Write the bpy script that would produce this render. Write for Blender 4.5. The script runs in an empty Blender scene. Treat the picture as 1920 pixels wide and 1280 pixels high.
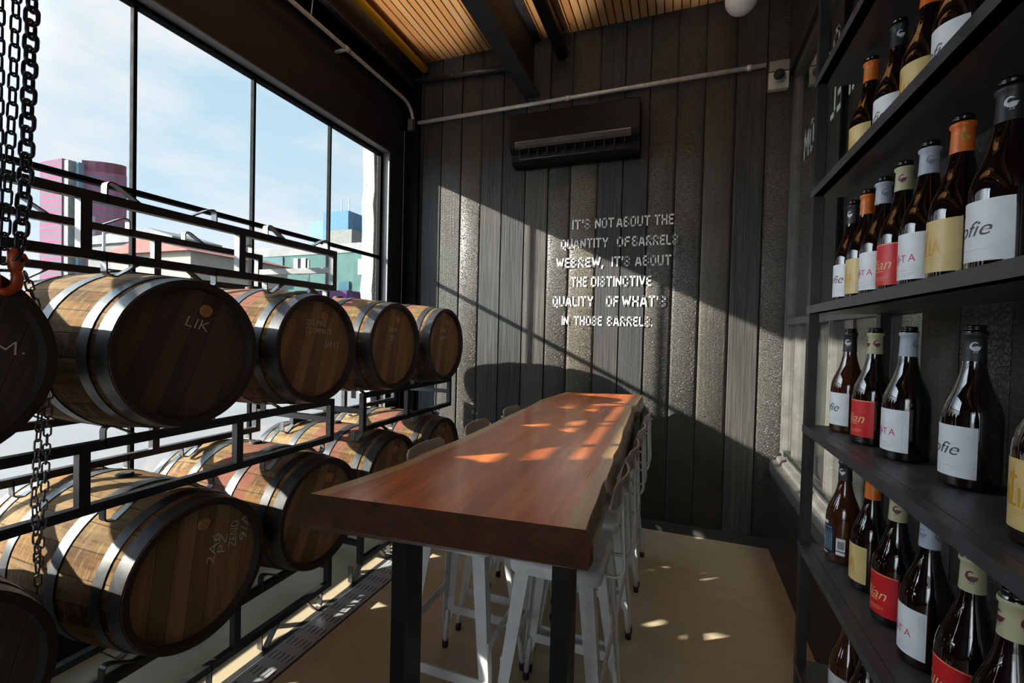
import bpy, bmesh, math, random
from mathutils import Vector, Matrix
random.seed(7)
S = bpy.context.scene
C = S.collection
PI = math.pi

# ---------------------------------------------------------------- camera
cam_d = bpy.data.cameras.new('camera'); cam = bpy.data.objects.new('camera', cam_d); C.objects.link(cam)
cam_d.sensor_width = 36.0; cam_d.lens = 847.25/1920*36.0; cam_d.clip_start = 0.02; cam_d.clip_end = 2000
def cam_axes(yaw, pitch, roll):
    cy, sy, cp, sp = math.cos(yaw), math.sin(yaw), math.cos(pitch), math.sin(pitch)
    fw = Vector((-sy*cp, cy*cp, -sp)); rt = Vector((cy, sy, 0)); dn = fw.cross(rt)
    cr, sr = math.cos(roll), math.sin(roll)
    return cr*rt+sr*dn, -sr*rt+cr*dn, fw
rt, dn, fw = cam_axes(math.radians(20.2306), math.radians(1.1298), math.radians(-1.4168))
up, bk = -dn, -fw
cam.matrix_world = Matrix(((rt.x, up.x, bk.x, 0), (rt.y, up.y, bk.y, 0), (rt.z, up.z, bk.z, 1.5), (0, 0, 0, 1)))
S.camera = cam
S.view_settings.view_transform = 'Standard'; S.view_settings.look = 'None'
S.view_settings.gamma = 1.0; S.view_settings.use_curve_mapping = False
S.view_settings.exposure = 1.0

# ---------------------------------------------------------------- world sky with clouds
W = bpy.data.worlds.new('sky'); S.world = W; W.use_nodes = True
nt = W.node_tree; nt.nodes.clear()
def wn(t, **k):
    n = nt.nodes.new(t)
    for a, v in k.items(): setattr(n, a, v)
    return n
wo = wn('ShaderNodeOutputWorld'); bg = wn('ShaderNodeBackground'); tc = wn('ShaderNodeTexCoord')
sep = wn('ShaderNodeSeparateXYZ'); nt.links.new(tc.outputs['Generated'], sep.inputs[0])
grad = wn('ShaderNodeValToRGB'); nt.links.new(sep.outputs['Z'], grad.inputs[0])
cr = grad.color_ramp
cr.elements[0].position = 0.0; cr.elements[0].color = (0.72, 0.77, 0.82, 1)
cr.elements[1].position = 1.0; cr.elements[1].color = (0.16, 0.38, 0.62, 1)
for p, c in ((0.10, (0.63, 0.71, 0.79, 1)), (0.24, (0.50, 0.64, 0.75, 1)), (0.5, (0.40, 0.575, 0.69, 1))):
    e = cr.elements.new(p); e.color = c
mp = wn('ShaderNodeMapping'); mp.inputs['Scale'].default_value = (1.5, 1.5, 4.2); mp.inputs['Rotation'].default_value = (0.25, 0.1, 0.3)
nt.links.new(tc.outputs['Generated'], mp.inputs['Vector'])
nz = wn('ShaderNodeTexNoise'); nz.inputs['Scale'].default_value = 1.7; nz.inputs['Detail'].default_value = 7; nz.inputs['Roughness'].default_value = 0.58
nt.links.new(mp.outputs[0], nz.inputs['Vector'])
cl = wn('ShaderNodeValToRGB'); cl.color_ramp.elements[0].position = 0.44; cl.color_ramp.elements[1].position = 0.68
nt.links.new(nz.outputs[0], cl.inputs[0])
mx = wn('ShaderNodeMix', data_type='RGBA'); nt.links.new(cl.outputs[0], mx.inputs['Factor'])
nt.links.new(grad.outputs[0], mx.inputs[6]); mx.inputs[7].default_value = (0.76, 0.74, 0.76, 1)
# glow added to the sky round the sun, out of view, to brighten the room
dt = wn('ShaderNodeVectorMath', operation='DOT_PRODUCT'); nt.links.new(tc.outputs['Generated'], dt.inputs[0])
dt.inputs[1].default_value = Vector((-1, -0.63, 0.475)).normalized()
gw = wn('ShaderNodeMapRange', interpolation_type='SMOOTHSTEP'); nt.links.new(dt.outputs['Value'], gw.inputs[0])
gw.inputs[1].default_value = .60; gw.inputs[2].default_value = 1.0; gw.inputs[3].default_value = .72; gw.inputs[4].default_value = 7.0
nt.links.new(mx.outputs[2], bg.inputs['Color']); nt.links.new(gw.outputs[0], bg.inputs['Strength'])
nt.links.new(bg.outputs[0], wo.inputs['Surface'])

# ---------------------------------------------------------------- sun and added fill lights
def light(name, kind, loc, energy, color=(1, 1, 1), rot=None, **k):
    l = bpy.data.lights.new(name, kind); o = bpy.data.objects.new(name, l); C.objects.link(o)
    o.location = loc; l.energy = energy; l.color = color
    for a, v in k.items(): setattr(l, a, v)
    if rot is not None: o.rotation_euler = rot
    return o
sun = light('sun', 'SUN', (-6, -3, 8), 11.0, (1.0, 0.92, 0.80), angle=math.radians(0.6))
sun.rotation_euler = Vector((1, 0.63, -0.475)).to_track_quat('-Z', 'Y').to_euler()
# three added unseen spots behind the camera that brighten the timber ceiling
for x_ in (-1.95, -.95, .05):
    light('ceiling_fill_spot', 'SPOT', (x_, -1.2, 2.3), 1350, (1.0, 0.90, 0.76), rot=(PI/2+math.radians(27), 0, 0), spot_size=math.radians(16.5), spot_blend=.25, shadow_soft_size=.04)
# added area light behind the camera, standing in for daylight from that side
light('front_fill', 'AREA', (-0.6, -3.3, 1.7), 12, (0.92, 0.96, 1.0), rot=(PI/2, 0, 0), shape='RECTANGLE', size=2.8, size_y=2.2)

# ---------------------------------------------------------------- helpers
class MB:
    def __init__(s): s.v = []; s.f = []; s.sm = []; s.uv = {}
    def add(s, vs, fs, smooth=False):
        o = len(s.v); s.v += [tuple(v) for v in vs]
        for f in fs: s.f.append(tuple(i+o for i in f)); s.sm.append(smooth)
    def box(s, x0, x1, y0, y1, z0, z1):
        s.add([(x0,y0,z0),(x1,y0,z0),(x1,y1,z0),(x0,y1,z0),(x0,y0,z1),(x1,y0,z1),(x1,y1,z1),(x0,y1,z1)],
              [(3,2,1,0),(4,5,6,7),(0,1,5,4),(1,2,6,5),(2,3,7,6),(3,0,4,7)]); return s
    def prism(s, poly, axis, a, b):
        # poly: 2D points; axis: extrude axis
        n = len(poly)
        def P(p, t):
            return {'x': (t, p[0], p[1]), 'y': (p[0], t, p[1]), 'z': (p[0], p[1], t)}[axis]
        vs = [P(p, a) for p in poly]+[P(p, b) for p in poly]
        s.add(vs, [tuple(range(n))[::-1], tuple(range(n, 2*n))]+[(i, (i+1) % n, n+(i+1) % n, n+i) for i in range(n)]); return s
    def tube(s, pts, r, n=8, closed=False, caps=True, flat=None):
        # sweep a circle (or flat = (w, h) rectangle) along pts
        pts = [Vector(p) for p in pts]; m = len(pts); rings = []
        up = None
        for i, p in enumerate(pts):
            if closed: t = pts[(i+1) % m]-pts[i-1]
            else: t = pts[min(i+1, m-1)]-pts[max(i-1, 0)]
            t.normalize()
            if up is None:
                up = Vector((0, 0, 1)) if abs(t.z) < 0.9 else Vector((1, 0, 0))
            a = t.cross(up)
            if a.length < 1e-6: a = t.orthogonal()
            a.normalize(); b = a.cross(t).normalized(); up = b
            if flat: ring = [p+a*(sx*flat[0]/2)+b*(sy*flat[1]/2) for sx, sy in ((-1,-1),(1,-1),(1,1),(-1,1))]
            else:
                rr = r[i] if isinstance(r, (list, tuple)) else r
                ring = [p+(a*math.cos(k*2*PI/n)+b*math.sin(k*2*PI/n))*rr for k in range(n)]
            rings.append(ring)
        q = 4 if flat else n
        vs = [v for ring in rings for v in ring]; fs = []
        for i in range(m if closed else m-1):
            j = (i+1) % m
            for k in range(q): fs.append((i*q+k, i*q+(k+1) % q, j*q+(k+1) % q, j*q+k))
        if caps and not closed: fs += [tuple(range(q))[::-1], tuple((m-1)*q+k for k in range(q))]
        s.add(vs, fs, not flat); return s
    def lathe(s, prof, axis='z', n=32, c=(0, 0, 0), smooth=True, cap=True):
        # prof: (t along axis, r)
        vs = []; m = len(prof)
        for t, r in prof:
            for k in range(n):
                a = k*2*PI/n; u, w = r*math.cos(a), r*math.sin(a)
                v = {'z': (u, w, t), 'x': (t, u, w), 'y': (w, t, u)}[axis]
                vs.append((v[0]+c[0], v[1]+c[1], v[2]+c[2]))
        fs = [(i*n+k, i*n+(k+1) % n, (i+1)*n+(k+1) % n, (i+1)*n+k) for i in range(m-1) for k in range(n)]
        s.add(vs, fs, smooth)
        if cap:
            s.add(vs[:n], [tuple(range(n))[::-1]]); s.add(vs[-n:], [tuple(range(n))])
        return s
    def mesh(s, name, attr=None):
        me = bpy.data.meshes.new(name); me.from_pydata(s.v, [], s.f)
        me.polygons.foreach_set('use_smooth', s.sm); me.validate(); me.update()
        return me
    def build(s, name, m, parent=None, **k):
        return obj(name, s.mesh(name), m, parent, **k)
def obj(name, me, m, parent=None, label=None, loc=None, rot=None, kind=None):
    o = bpy.data.objects.new(name, me); C.objects.link(o)
    if m is not None:
        if len(me.materials) == 0: me.materials.append(m)
        else:
            o.material_slots[0].link = 'OBJECT'; o.material_slots[0].material = m
    if parent is not None: o.parent = parent
    if loc is not None: o.location = loc
    if rot is not None: o.rotation_euler = rot
    if label: o['label'] = label
    if kind: o['kind'] = kind
    return o
def thing(name, label, cat, loc=(0, 0, 0), rot=(0, 0, 0), group=None):
    o = bpy.data.objects.new(name, None); C.objects.link(o); o.empty_display_size = 0.05
    o.location = loc; o.rotation_euler = rot
    return tag(o, label, cat, group)
def tag(o, label, cat, group=None):
    o['label'] = label; o['category'] = cat
    if group: o['group'] = group
    return o
def struct(o): o['kind'] = 'structure'; return o
def copy_tree(o, parent=None):
    c = o.copy(); C.objects.link(c)
    if parent is not None: c.parent = parent
    for ch in list(o.children): copy_tree(ch, c)
    return c
def rotz(a): return Matrix.Rotation(a, 4, 'Z')
def bez(p0, p1, p2, n=8):
    out = []
    for i in range(n+1):
        t = i/n; out.append(tuple((1-t)**2*a+2*t*(1-t)*b+t*t*c for a, b, c in zip(p0, p1, p2)))
    return out
def text_verts(body, bold=0.0, shear=0.0, spacing=1.0):
    """mesh of a line of text, x in 0..w, y in 0..1 (cap height), flat."""
    cu = bpy.data.curves.new('t', 'FONT'); cu.body = body; cu.size = 1.0; cu.offset = bold; cu.shear = shear
    cu.space_character = spacing; cu.resolution_u = 3; cu.fill_mode = 'FRONT'
    o = bpy.data.objects.new('t', cu); C.objects.link(o)
    dg = bpy.context.evaluated_depsgraph_get(); me = bpy.data.meshes.new_from_object(o.evaluated_get(dg))
    vs = [tuple(v.co) for v in me.vertices]; fs = [tuple(p.vertices) for p in me.polygons]
    bpy.data.objects.remove(o); bpy.data.curves.remove(cu); bpy.data.meshes.remove(me)
    return vs, fs
def text_fit(body, x0, x1, h, bold=0.0, shear=0.0, cap=None, spacing=1.0):
    vs, fs = text_verts(body, bold, shear, spacing)
    a, b = min(v[0] for v in vs), max(v[0] for v in vs)
    hv, _ = text_verts('H', bold, 0.0); ch = max(v[1] for v in hv)-min(v[1] for v in hv); b0 = min(v[1] for v in hv)
    return [((v[0]-a)/(b-a)*(x1-x0)+x0, (v[1]-b0)/ch*h) for v in vs], fs

G3 = {  # block letters as strokes on a unit-high grid: (width, [polylines])
 'A': (.62, [[(0, 0), (.24, 1), (.38, 1), (.62, 0)], [(.13, .26), (.49, .26)]]), 'B': (.56, [[(0, 0), (0, 1), (.46, 1), (.56, .88), (.56, .64), (.46, .53), (.56, .42), (.56, .12), (.46, 0), (0, 0)], [(0, .53), (.46, .53)]]),
 'C': (.54, [[(.54, .74), (.54, .88), (.42, 1), (.12, 1), (0, .88), (0, .12), (.12, 0), (.42, 0), (.54, .12), (.54, .26)]]), 'D': (.56, [[(0, 0), (0, 1), (.40, 1), (.56, .84), (.56, .16), (.40, 0), (0, 0)]]),
 'E': (.46, [[(.46, 1), (0, 1), (0, 0), (.46, 0)], [(0, .52), (.38, .52)]]), 'F': (.46, [[(.46, 1), (0, 1), (0, 0)], [(0, .52), (.38, .52)]]), 'H': (.56, [[(0, 0), (0, 1)], [(.56, 0), (.56, 1)], [(0, .5), (.56, .5)]]),
 'I': (.0, [[(0, 0), (0, 1)]]), 'L': (.44, [[(0, 1), (0, 0), (.44, 0)]]), 'M': (.74, [[(0, 0), (0, 1), (.37, .3), (.74, 1), (.74, 0)]]), 'N': (.58, [[(0, 0), (0, 1), (.58, 0), (.58, 1)]]),
 'O': (.56, [[(.12, 0), (.44, 0), (.56, .12), (.56, .88), (.44, 1), (.12, 1), (0, .88), (0, .12), (.12, 0)]]), 'Q': (.56, [[(.12, 0), (.44, 0), (.56, .12), (.56, .88), (.44, 1), (.12, 1), (0, .88), (0, .12), (.12, 0)], [(.34, .14), (.54, -.16)]]),
 'R': (.56, [[(0, 0), (0, 1), (.44, 1), (.56, .88), (.56, .60), (.44, .48), (0, .48)], [(.30, .48), (.56, 0)]]), 'S': (.52, [[(.52, .78), (.52, .88), (.40, 1), (.12, 1), (0, .88), (0, .66), (.10, .55), (.42, .45), (.52, .34), (.52, .12), (.40, 0), (.12, 0), (0, .12), (0, .24)]]),
 'T': (.58, [[(0, 1), (.58, 1)], [(.29, 1), (.29, 0)]]), 'U': (.56, [[(0, 1), (0, .12), (.12, 0), (.44, 0), (.56, .12), (.56, 1)]]), 'V': (.58, [[(0, 1), (.29, 0), (.58, 1)]]), 'W': (.86, [[(0, 1), (.20, 0), (.43, .8), (.66, 0), (.86, 1)]]),
 'Y': (.58, [[(0, 1), (.29, .46), (.58, 1)], [(.29, .46), (.29, 0)]]), "'": (.0, [[(.02, 1), (-.02, .72)]]), ',': (.0, [[(.02, .02), (-.04, -.18)]]), '.': (.0, [[(0, 0), (0, .06)]])}
def stencil(word, x0, x1, h, th=.168, gap=.16):
    vs, fs, x = [], [], th/2
    for ch in word:
        w, polys = G3[ch]
        for pl in polys:
            pl = [(x+a, th/2+b*(1-th)) if 0 <= b <= 1 else (x+a, th/2+b) for a, b in pl]
            for (ax, ay), (bx, by) in zip(pl, pl[1:]):
                dx, dy = bx-ax, by-ay; l = math.hypot(dx, dy); dx, dy = dx/l*th/2, dy/l*th/2; e = .86
                o = len(vs); vs += [(ax-dx*e+dy, ay-dy*e-dx), (bx+dx*e+dy, by+dy*e-dx), (bx+dx*e-dy, by+dy*e+dx), (ax-dx*e-dy, ay-dy*e+dx)]; fs.append((o, o+1, o+2, o+3))
        x += w+th+gap*(.8 if ch in "I'" else 1)
    W_ = x-gap-th/2
    return [(x0+(a/W_)*(x1-x0), b*h) for a, b in vs], fs

# ---------------------------------------------------------------- materials
class NT:
    def __init__(s, name):
        s.m = bpy.data.materials.new(name); s.m.use_nodes = True; s.t = s.m.node_tree; s.t.nodes.clear()
        s.out = s.n('ShaderNodeOutputMaterial'); s.b = s.n('ShaderNodeBsdfPrincipled')
        s.t.links.new(s.b.outputs[0], s.out.inputs[0]); s._oc = None
    def n(s, typ, **k):
        n = s.t.nodes.new(typ)
        for a, v in k.items(): setattr(n, a, v)
        return n
    def set(s, sock, v):
        if hasattr(v, 'is_output') or isinstance(v, bpy.types.NodeSocket): s.t.links.new(v, sock)
        elif isinstance(v, tuple) and len(v) == 3 and sock.type == 'RGBA': sock.default_value = (*v, 1)
        else: sock.default_value = v
    def p(s, **k):
        for a, v in k.items(): s.set(s.b.inputs[a.replace('_', ' ')], v)
        return s
    def oc(s):
        if s._oc is None: s._oc = s.n('ShaderNodeTexCoord').outputs['Object']
        return s._oc
    def map(s, scale=(1, 1, 1), vec=None, loc=(0, 0, 0)):
        n = s.n('ShaderNodeMapping'); s.set(n.inputs['Vector'], vec if vec is not None else s.oc())
        n.inputs['Scale'].default_value = scale; n.inputs['Location'].default_value = loc; return n.outputs[0]
    def noise(s, scale=5, detail=4, rough=.55, vec=None, dist=0.0):
        n = s.n('ShaderNodeTexNoise'); s.set(n.inputs['Vector'], vec if vec is not None else s.oc())
        n.inputs['Scale'].default_value = scale; n.inputs['Detail'].default_value = detail
        n.inputs['Roughness'].default_value = rough; n.inputs['Distortion'].default_value = dist; return n.outputs[0]
    def ramp(s, fac, stops):
        n = s.n('ShaderNodeValToRGB'); s.set(n.inputs[0], fac); e = n.color_ramp.elements
        while len(e) < len(stops): e.new(0.5)
        for i, (p, c) in enumerate(stops):
            e[i].position = p; e[i].color = (c, c, c, 1) if not isinstance(c, tuple) else (*c, 1)
        return n.outputs[0]
    def math(s, op, a, b=0.0, c=0.0):
        n = s.n('ShaderNodeMath', operation=op); s.set(n.inputs[0], a); s.set(n.inputs[1], b); s.set(n.inputs[2], c); return n.outputs[0]
    def mix(s, fac, a, b, blend='MIX'):
        n = s.n('ShaderNodeMix', data_type='RGBA', blend_type=blend); s.set(n.inputs['Factor'], fac); s.set(n.inputs[6], a); s.set(n.inputs[7], b); return n.outputs[2]
    def xyz(s, vec=None):
        n = s.n('ShaderNodeSeparateXYZ'); s.set(n.inputs[0], vec if vec is not None else s.oc()); return n.outputs
    def bump(s, h, strength=.3, dist=.01, nrm=None):
        n = s.n('ShaderNodeBump'); s.set(n.inputs['Height'], h); n.inputs['Strength'].default_value = strength; n.inputs['Distance'].default_value = dist
        if nrm is not None: s.set(n.inputs['Normal'], nrm)
        return n.outputs[0]
    def attr(s, name): return s.n('ShaderNodeAttribute', attribute_name=name)
def simple(name, col, rough=.5, metal=0.0, var=.25, scale=12, bump=0.0, coat=0.0, spec=.5):
    t = NT(name); f = t.noise(scale, 4)
    lo = tuple(c*(1-var) for c in col); hi = tuple(min(1, c*(1+var)) for c in col)
    t.p(Base_Color=t.ramp(f, [(.3, lo), (.7, hi)]), Roughness=t.ramp(f, [(.3, max(0, rough-.07)), (.7, min(1, rough+.07))]), Metallic=metal)
    t.b.inputs['Specular IOR Level'].default_value = spec
    if coat: t.p(Coat_Weight=coat, Coat_Roughness=.08)
    if bump: t.p(Normal=t.bump(f, bump, .003))
    return t.m
M = {}
M['black_steel'] = simple('black_steel', (.012, .012, .014), .42, .0, .3, 30, .15)
M['shelf_post'] = simple('shelf_post', (.014, .014, .017), .42, .0, .25, 18, .08)
M['table_steel'] = simple('table_steel', (.006, .006, .007), .5, 0, .3, 20, .1, spec=.2)
M['shelf_steel'] = simple('shelf_steel', (.050, .050, .058), .42, .0, .25, 18, .08)
M['beam_paint'] = simple('beam_paint', (.022, .022, .023), .55, .0, .3, 14, .2)
M['lintel_paint'] = simple('lintel_paint', (.010, .010, .016), .6, 0, .3, 8, .1)
M['frame_paint'] = simple('frame_paint', (.0045, .0047, .0055), .75, 0, .3, 30, .2, spec=.04)
M['flashing'] = simple('flashing', (.11, .11, .115), .6, .0, .2, 10)
M['galvanised'] = simple('galvanised', (.50, .50, .48), .40, .25, .2, 40)
M['dark_pipe'] = simple('dark_pipe', (.030, .031, .035), .42, .2, .3, 20)
M['yellow_paint'] = simple('yellow_paint', (.92, .58, .02), .42, 0, .12, 14)
M['stainless'] = simple('stainless', (.50, .52, .55), .30, .45, .08, 3)
M['hole_black'] = simple('hole_black', (.003, .003, .003), .9, 0, 0)
M['white_paint'] = simple('white_paint', (.60, .62, .62), .32, .0, .12, 10)
M['stool_tube'] = simple('stool_tube', (.40, .39, .37), .35, .2, .2, 20)
M['stool_plate'] = simple('stool_plate', (.40, .36, .34), .36, .1, .2, 18)
M['rubber'] = simple('rubber', (.008, .008, .008), .7)
M['ac_black'] = simple('ac_black', (.005, .0047, .005), .5, 0, .1, 6, spec=.12)
M['ac_flap'] = simple('ac_flap', (.06, .056, .058), .25, .2, .1, 6)
M['globe_white'] = simple('globe_white', (.72, .71, .70), .35, 0, .03)
M['camera_grey'] = simple('camera_grey', (.42, .42, .36), .5, 0, .1)
M['box_grey'] = simple('box_grey', (.16, .16, .15), .4, .4, .1)
M['chain_steel'] = simple('chain_steel', (.035, .035, .05), .32, .7, .4, 60)
M['chain_bright'] = simple('chain_bright', (.22, .21, .21), .3, .8, .35, 60)
M['orange_paint'] = simple('orange_paint', (.38, .060, .013), .38, 0, .25, 40)
M['cork'] = simple('cork', (.36, .17, .07), .8, 0, .25, 60, .2)
M['chalk'] = simple('chalk', (.66, .63, .60), .9, 0, .2, 60)
M['lettering'] = simple('lettering', (.57, .58, .58), .6, 0, .1, 50)
M['glass_lettering'] = simple('glass_lettering', (.42, .50, .48), .6, 0, .1, 30)
M['plaster'] = None

# charred boards -------------------------------------------------
def charred():
    t = NT('charred_boards'); a = t.attr('brd'); sx = t.n('ShaderNodeSeparateColor'); t.set(sx.inputs[0], a.outputs['Color'])
    rnd, crk = sx.outputs[0], sx.outputs[1]
    pos = t.oc()
    offs = t.n('ShaderNodeCombineXYZ'); t.set(offs.inputs[2], t.math('MULTIPLY', rnd, 9.0)); t.set(offs.inputs[0], t.math('MULTIPLY', rnd, 3.0))
    va = t.n('ShaderNodeVectorMath', operation='ADD'); t.set(va.inputs[0], pos); t.set(va.inputs[1], offs.outputs[0]); v = va.outputs[0]
    grain = t.noise(1, 5, .6, t.map((55, 55, 2.2), v))
    blotch = t.noise(3.2, 4, .6, v)
    vo = t.n('ShaderNodeTexVoronoi', feature='DISTANCE_TO_EDGE'); wv = t.map((.6, 1.0, 1.15), v)
    wob = t.n('ShaderNodeVectorMath', operation='ADD'); t.set(wob.inputs[0], wv)
    nzz = t.n('ShaderNodeTexNoise'); t.set(nzz.inputs['Vector'], v); nzz.inputs['Scale'].default_value = 30
    sc = t.n('ShaderNodeVectorMath', operation='SCALE'); t.set(sc.inputs[0], nzz.outputs['Color']); sc.inputs['Scale'].default_value = .02
    t.set(wob.inputs[1], sc.outputs[0]); t.set(vo.inputs['Vector'], wob.outputs[0]); vo.inputs['Scale'].default_value = 64
    cell = t.ramp(vo.outputs[0], [(.0, 0.25), (.10, 1.0)])
    hgt = t.mix(crk, grain, cell)
    base = t.ramp(grain, [(.25, (.024, .024, .024)), (.75, (.058, .057, .054))])
    base2 = t.mix(t.math('MULTIPLY', t.math('SUBTRACT', 1.0, cell), crk), base, (.030, .029, .027))
    base2 = t.mix(t.math('MULTIPLY', t.math('MULTIPLY', crk, cell), .6), base2, (.118, .110, .094))
    tint = t.ramp(rnd, [(0, (.72, .76, .80)), (.5, (1.0, 1.0, 1.0)), (1, (1.35, 1.27, 1.12))])
    base3 = t.mix(1.0, base2, tint, 'MULTIPLY')
    base3 = t.mix(t.ramp(blotch, [(.42, 0.0), (.75, .55)]), base3, (.028, .027, .027))
    ch = t.noise(2.3, 3, .5, t.map((3, 3, 6), v))
    base3 = t.mix(t.ramp(ch, [(.77, 0.0), (.79, 1.0)]), base3, (.05, .022, .016))
    n1 = t.bump(hgt, .8, .008)
    t.p(Base_Color=base3, Roughness=t.math('MULTIPLY_ADD', crk, -.18, .62), Normal=n1); t.set(t.b.inputs['Specular IOR Level'], t.math('MULTIPLY_ADD', crk, .28, .12))
    return t.m
M['charred'] = charred()
def slatwood():
    t = NT('slat_wood'); a = t.attr('brd'); sx = t.n('ShaderNodeSeparateColor'); t.set(sx.inputs[0], a.outputs['Color']); rnd = sx.outputs[0]
    offs = t.n('ShaderNodeCombineXYZ'); t.set(offs.inputs[1], t.math('MULTIPLY', rnd, 31.0))
    va = t.n('ShaderNodeVectorMath', operation='ADD'); t.set(va.inputs[0], t.oc()); t.set(va.inputs[1], offs.outputs[0])
    g = t.noise(1, 4, .6, t.map((60, 2.2, 20), va.outputs[0]))
    big = t.noise(1.2, 2, .5, va.outputs[0])
    c = t.ramp(rnd, [(0, (.36, .17, .060)), (.35, (.46, .23, .085)), (.7, (.50, .29, .13)), (1, (.42, .27, .15))])
    c = t.mix(t.ramp(g, [(.35, .0), (.75, .5)]), c, (.27, .12, .045))
    kn = t.noise(9, 1, .5, t.map((1, .5, 1), va.outputs[0]))
    c = t.mix(t.ramp(kn, [(.74, 0.0), (.78, .7)]), c, (.10, .04, .015))
    t.p(Base_Color=c, Roughness=.5, Normal=t.bump(g, .15, .002)); return t.m
M['slat'] = slatwood()
def barrel_wood(name, red=False):
    t = NT(name); x, y, z = t.xyz()
    ang = t.math('ARCTAN2', y, z); u = t.math('MULTIPLY_ADD', ang, 22/(2*PI), 11.0); fl = t.math('FLOOR', u); fr = t.math('FRACT', u)
    wnz = t.n('ShaderNodeTexWhiteNoise', noise_dimensions='1D'); t.set(wnz.inputs['W'], fl); rnd = wnz.outputs['Value']
    g = t.noise(1, 5, .62, t.map((3, 45, 45)))
    cross = t.noise(1, 5, .7, t.map((70, 14, 14)))
    c = t.ramp(rnd, [(0, (.060, .030, .013)), (.4, (.150, .090, .040)), (.75, (.220, .145, .070)), (1, (.135, .060, .020))])
    c = t.mix(t.ramp(g, [(.40, 0.0), (.66, .75)]), c, (.045, .026, .012))
    c = t.mix(t.ramp(cross, [(.5, 0.0), (.64, .6)]), c, (.250, .180, .100))
    st = t.noise(2.6, 3, .6)
    og = t.noise(3.4, 3, .6, t.map((1.6, 3.5, 3.5), loc=(3, 1, 2))); c = t.mix(t.ramp(og, [(.55, 0.0), (.68, .75)]), c, (.20, .095, .030))
    c = t.mix(t.ramp(st, [(.55, 0.0), (.72, .5)]), c, (.035, .026, .019))
    if red:
        band = t.math('LESS_THAN', t.math('ABSOLUTE', t.math('ADD', x, -.10)), .135)
        wear = t.ramp(t.noise(14, 4, .6), [(.30, 0.0), (.42, .82)])
        c = t.mix(t.math('MULTIPLY', band, wear), c, (.165, .062, .047))
    edge = t.math('MINIMUM', fr, t.math('SUBTRACT', 1.0, fr)); ln = t.ramp(edge, [(.0, 1.0), (.035, 0.0)])
    c = t.mix(t.math('MULTIPLY', ln, .8), c, (.02, .013, .009))
    h = t.math('SUBTRACT', g, t.math('MULTIPLY', ln, .8))
    t.p(Base_Color=c, Roughness=.85, Normal=t.bump(h, .45, .005)); t.b.inputs['Specular IOR Level'].default_value = .06
    return t.m
M['stave'] = barrel_wood('stave_oak'); M['stave_red'] = barrel_wood('stave_oak_red_bilge', True)
def head_wood(name, c0, c1, c2):
    t = NT(name); x, y, z = t.xyz()
    u = t.math('MULTIPLY_ADD', y, 1/.066, 20.37); fl = t.math('FLOOR', u); fr = t.math('FRACT', u)
    wnz = t.n('ShaderNodeTexWhiteNoise', noise_dimensions='1D'); t.set(wnz.inputs['W'], fl); rnd = wnz.outputs['Value']
    g = t.noise(1, 5, .62, t.map((40, 40, 2.4)))
    c = t.ramp(rnd, [(0, c0), (.5, c1), (1, c2)])
    c = t.mix(t.ramp(g, [(.40, 0.0), (.75, .7)]), c, tuple(k*.35 for k in c1))
    st = t.noise(4, 3, .6, t.map((1, 1, .4))); c = t.mix(t.ramp(st, [(.5, 0.0), (.75, .55)]), c, tuple(k*.4 for k in c0))
    edge = t.math('MINIMUM', fr, t.math('SUBTRACT', 1.0, fr)); ln = t.ramp(edge, [(.0, 1.0), (.03, 0.0)])
    c = t.mix(t.math('MULTIPLY', ln, .85), c, (.008, .006, .005))
    t.p(Base_Color=c, Roughness=.62, Normal=t.bump(t.math('SUBTRACT', g, ln), .3, .003)); t.b.inputs['Specular IOR Level'].default_value = .25
    return t.m
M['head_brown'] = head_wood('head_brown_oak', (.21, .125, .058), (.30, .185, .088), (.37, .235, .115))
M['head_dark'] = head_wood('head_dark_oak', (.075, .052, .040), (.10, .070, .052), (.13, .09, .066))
M['chime'] = simple('chime_wood', (.014, .010, .008), .7, 0, .5, 40, .3)
def hoop():
    t = NT('hoop_steel'); g = t.noise(9, 4, .6); g2 = t.noise(55, 3, .6)
    c = t.mix(t.ramp(g2, [(.45, 0.0), (.7, .5)]), t.ramp(g, [(.3, (.022, .023, .026)), (.7, (.060, .063, .068))]), (.018, .017, .016))
    t.p(Base_Color=c, Metallic=.35, Roughness=t.ramp(g, [(.3, .36), (.7, .52)]), Normal=t.bump(g2, .12, .002)); return t.m
M['hoop'] = hoop()
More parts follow.
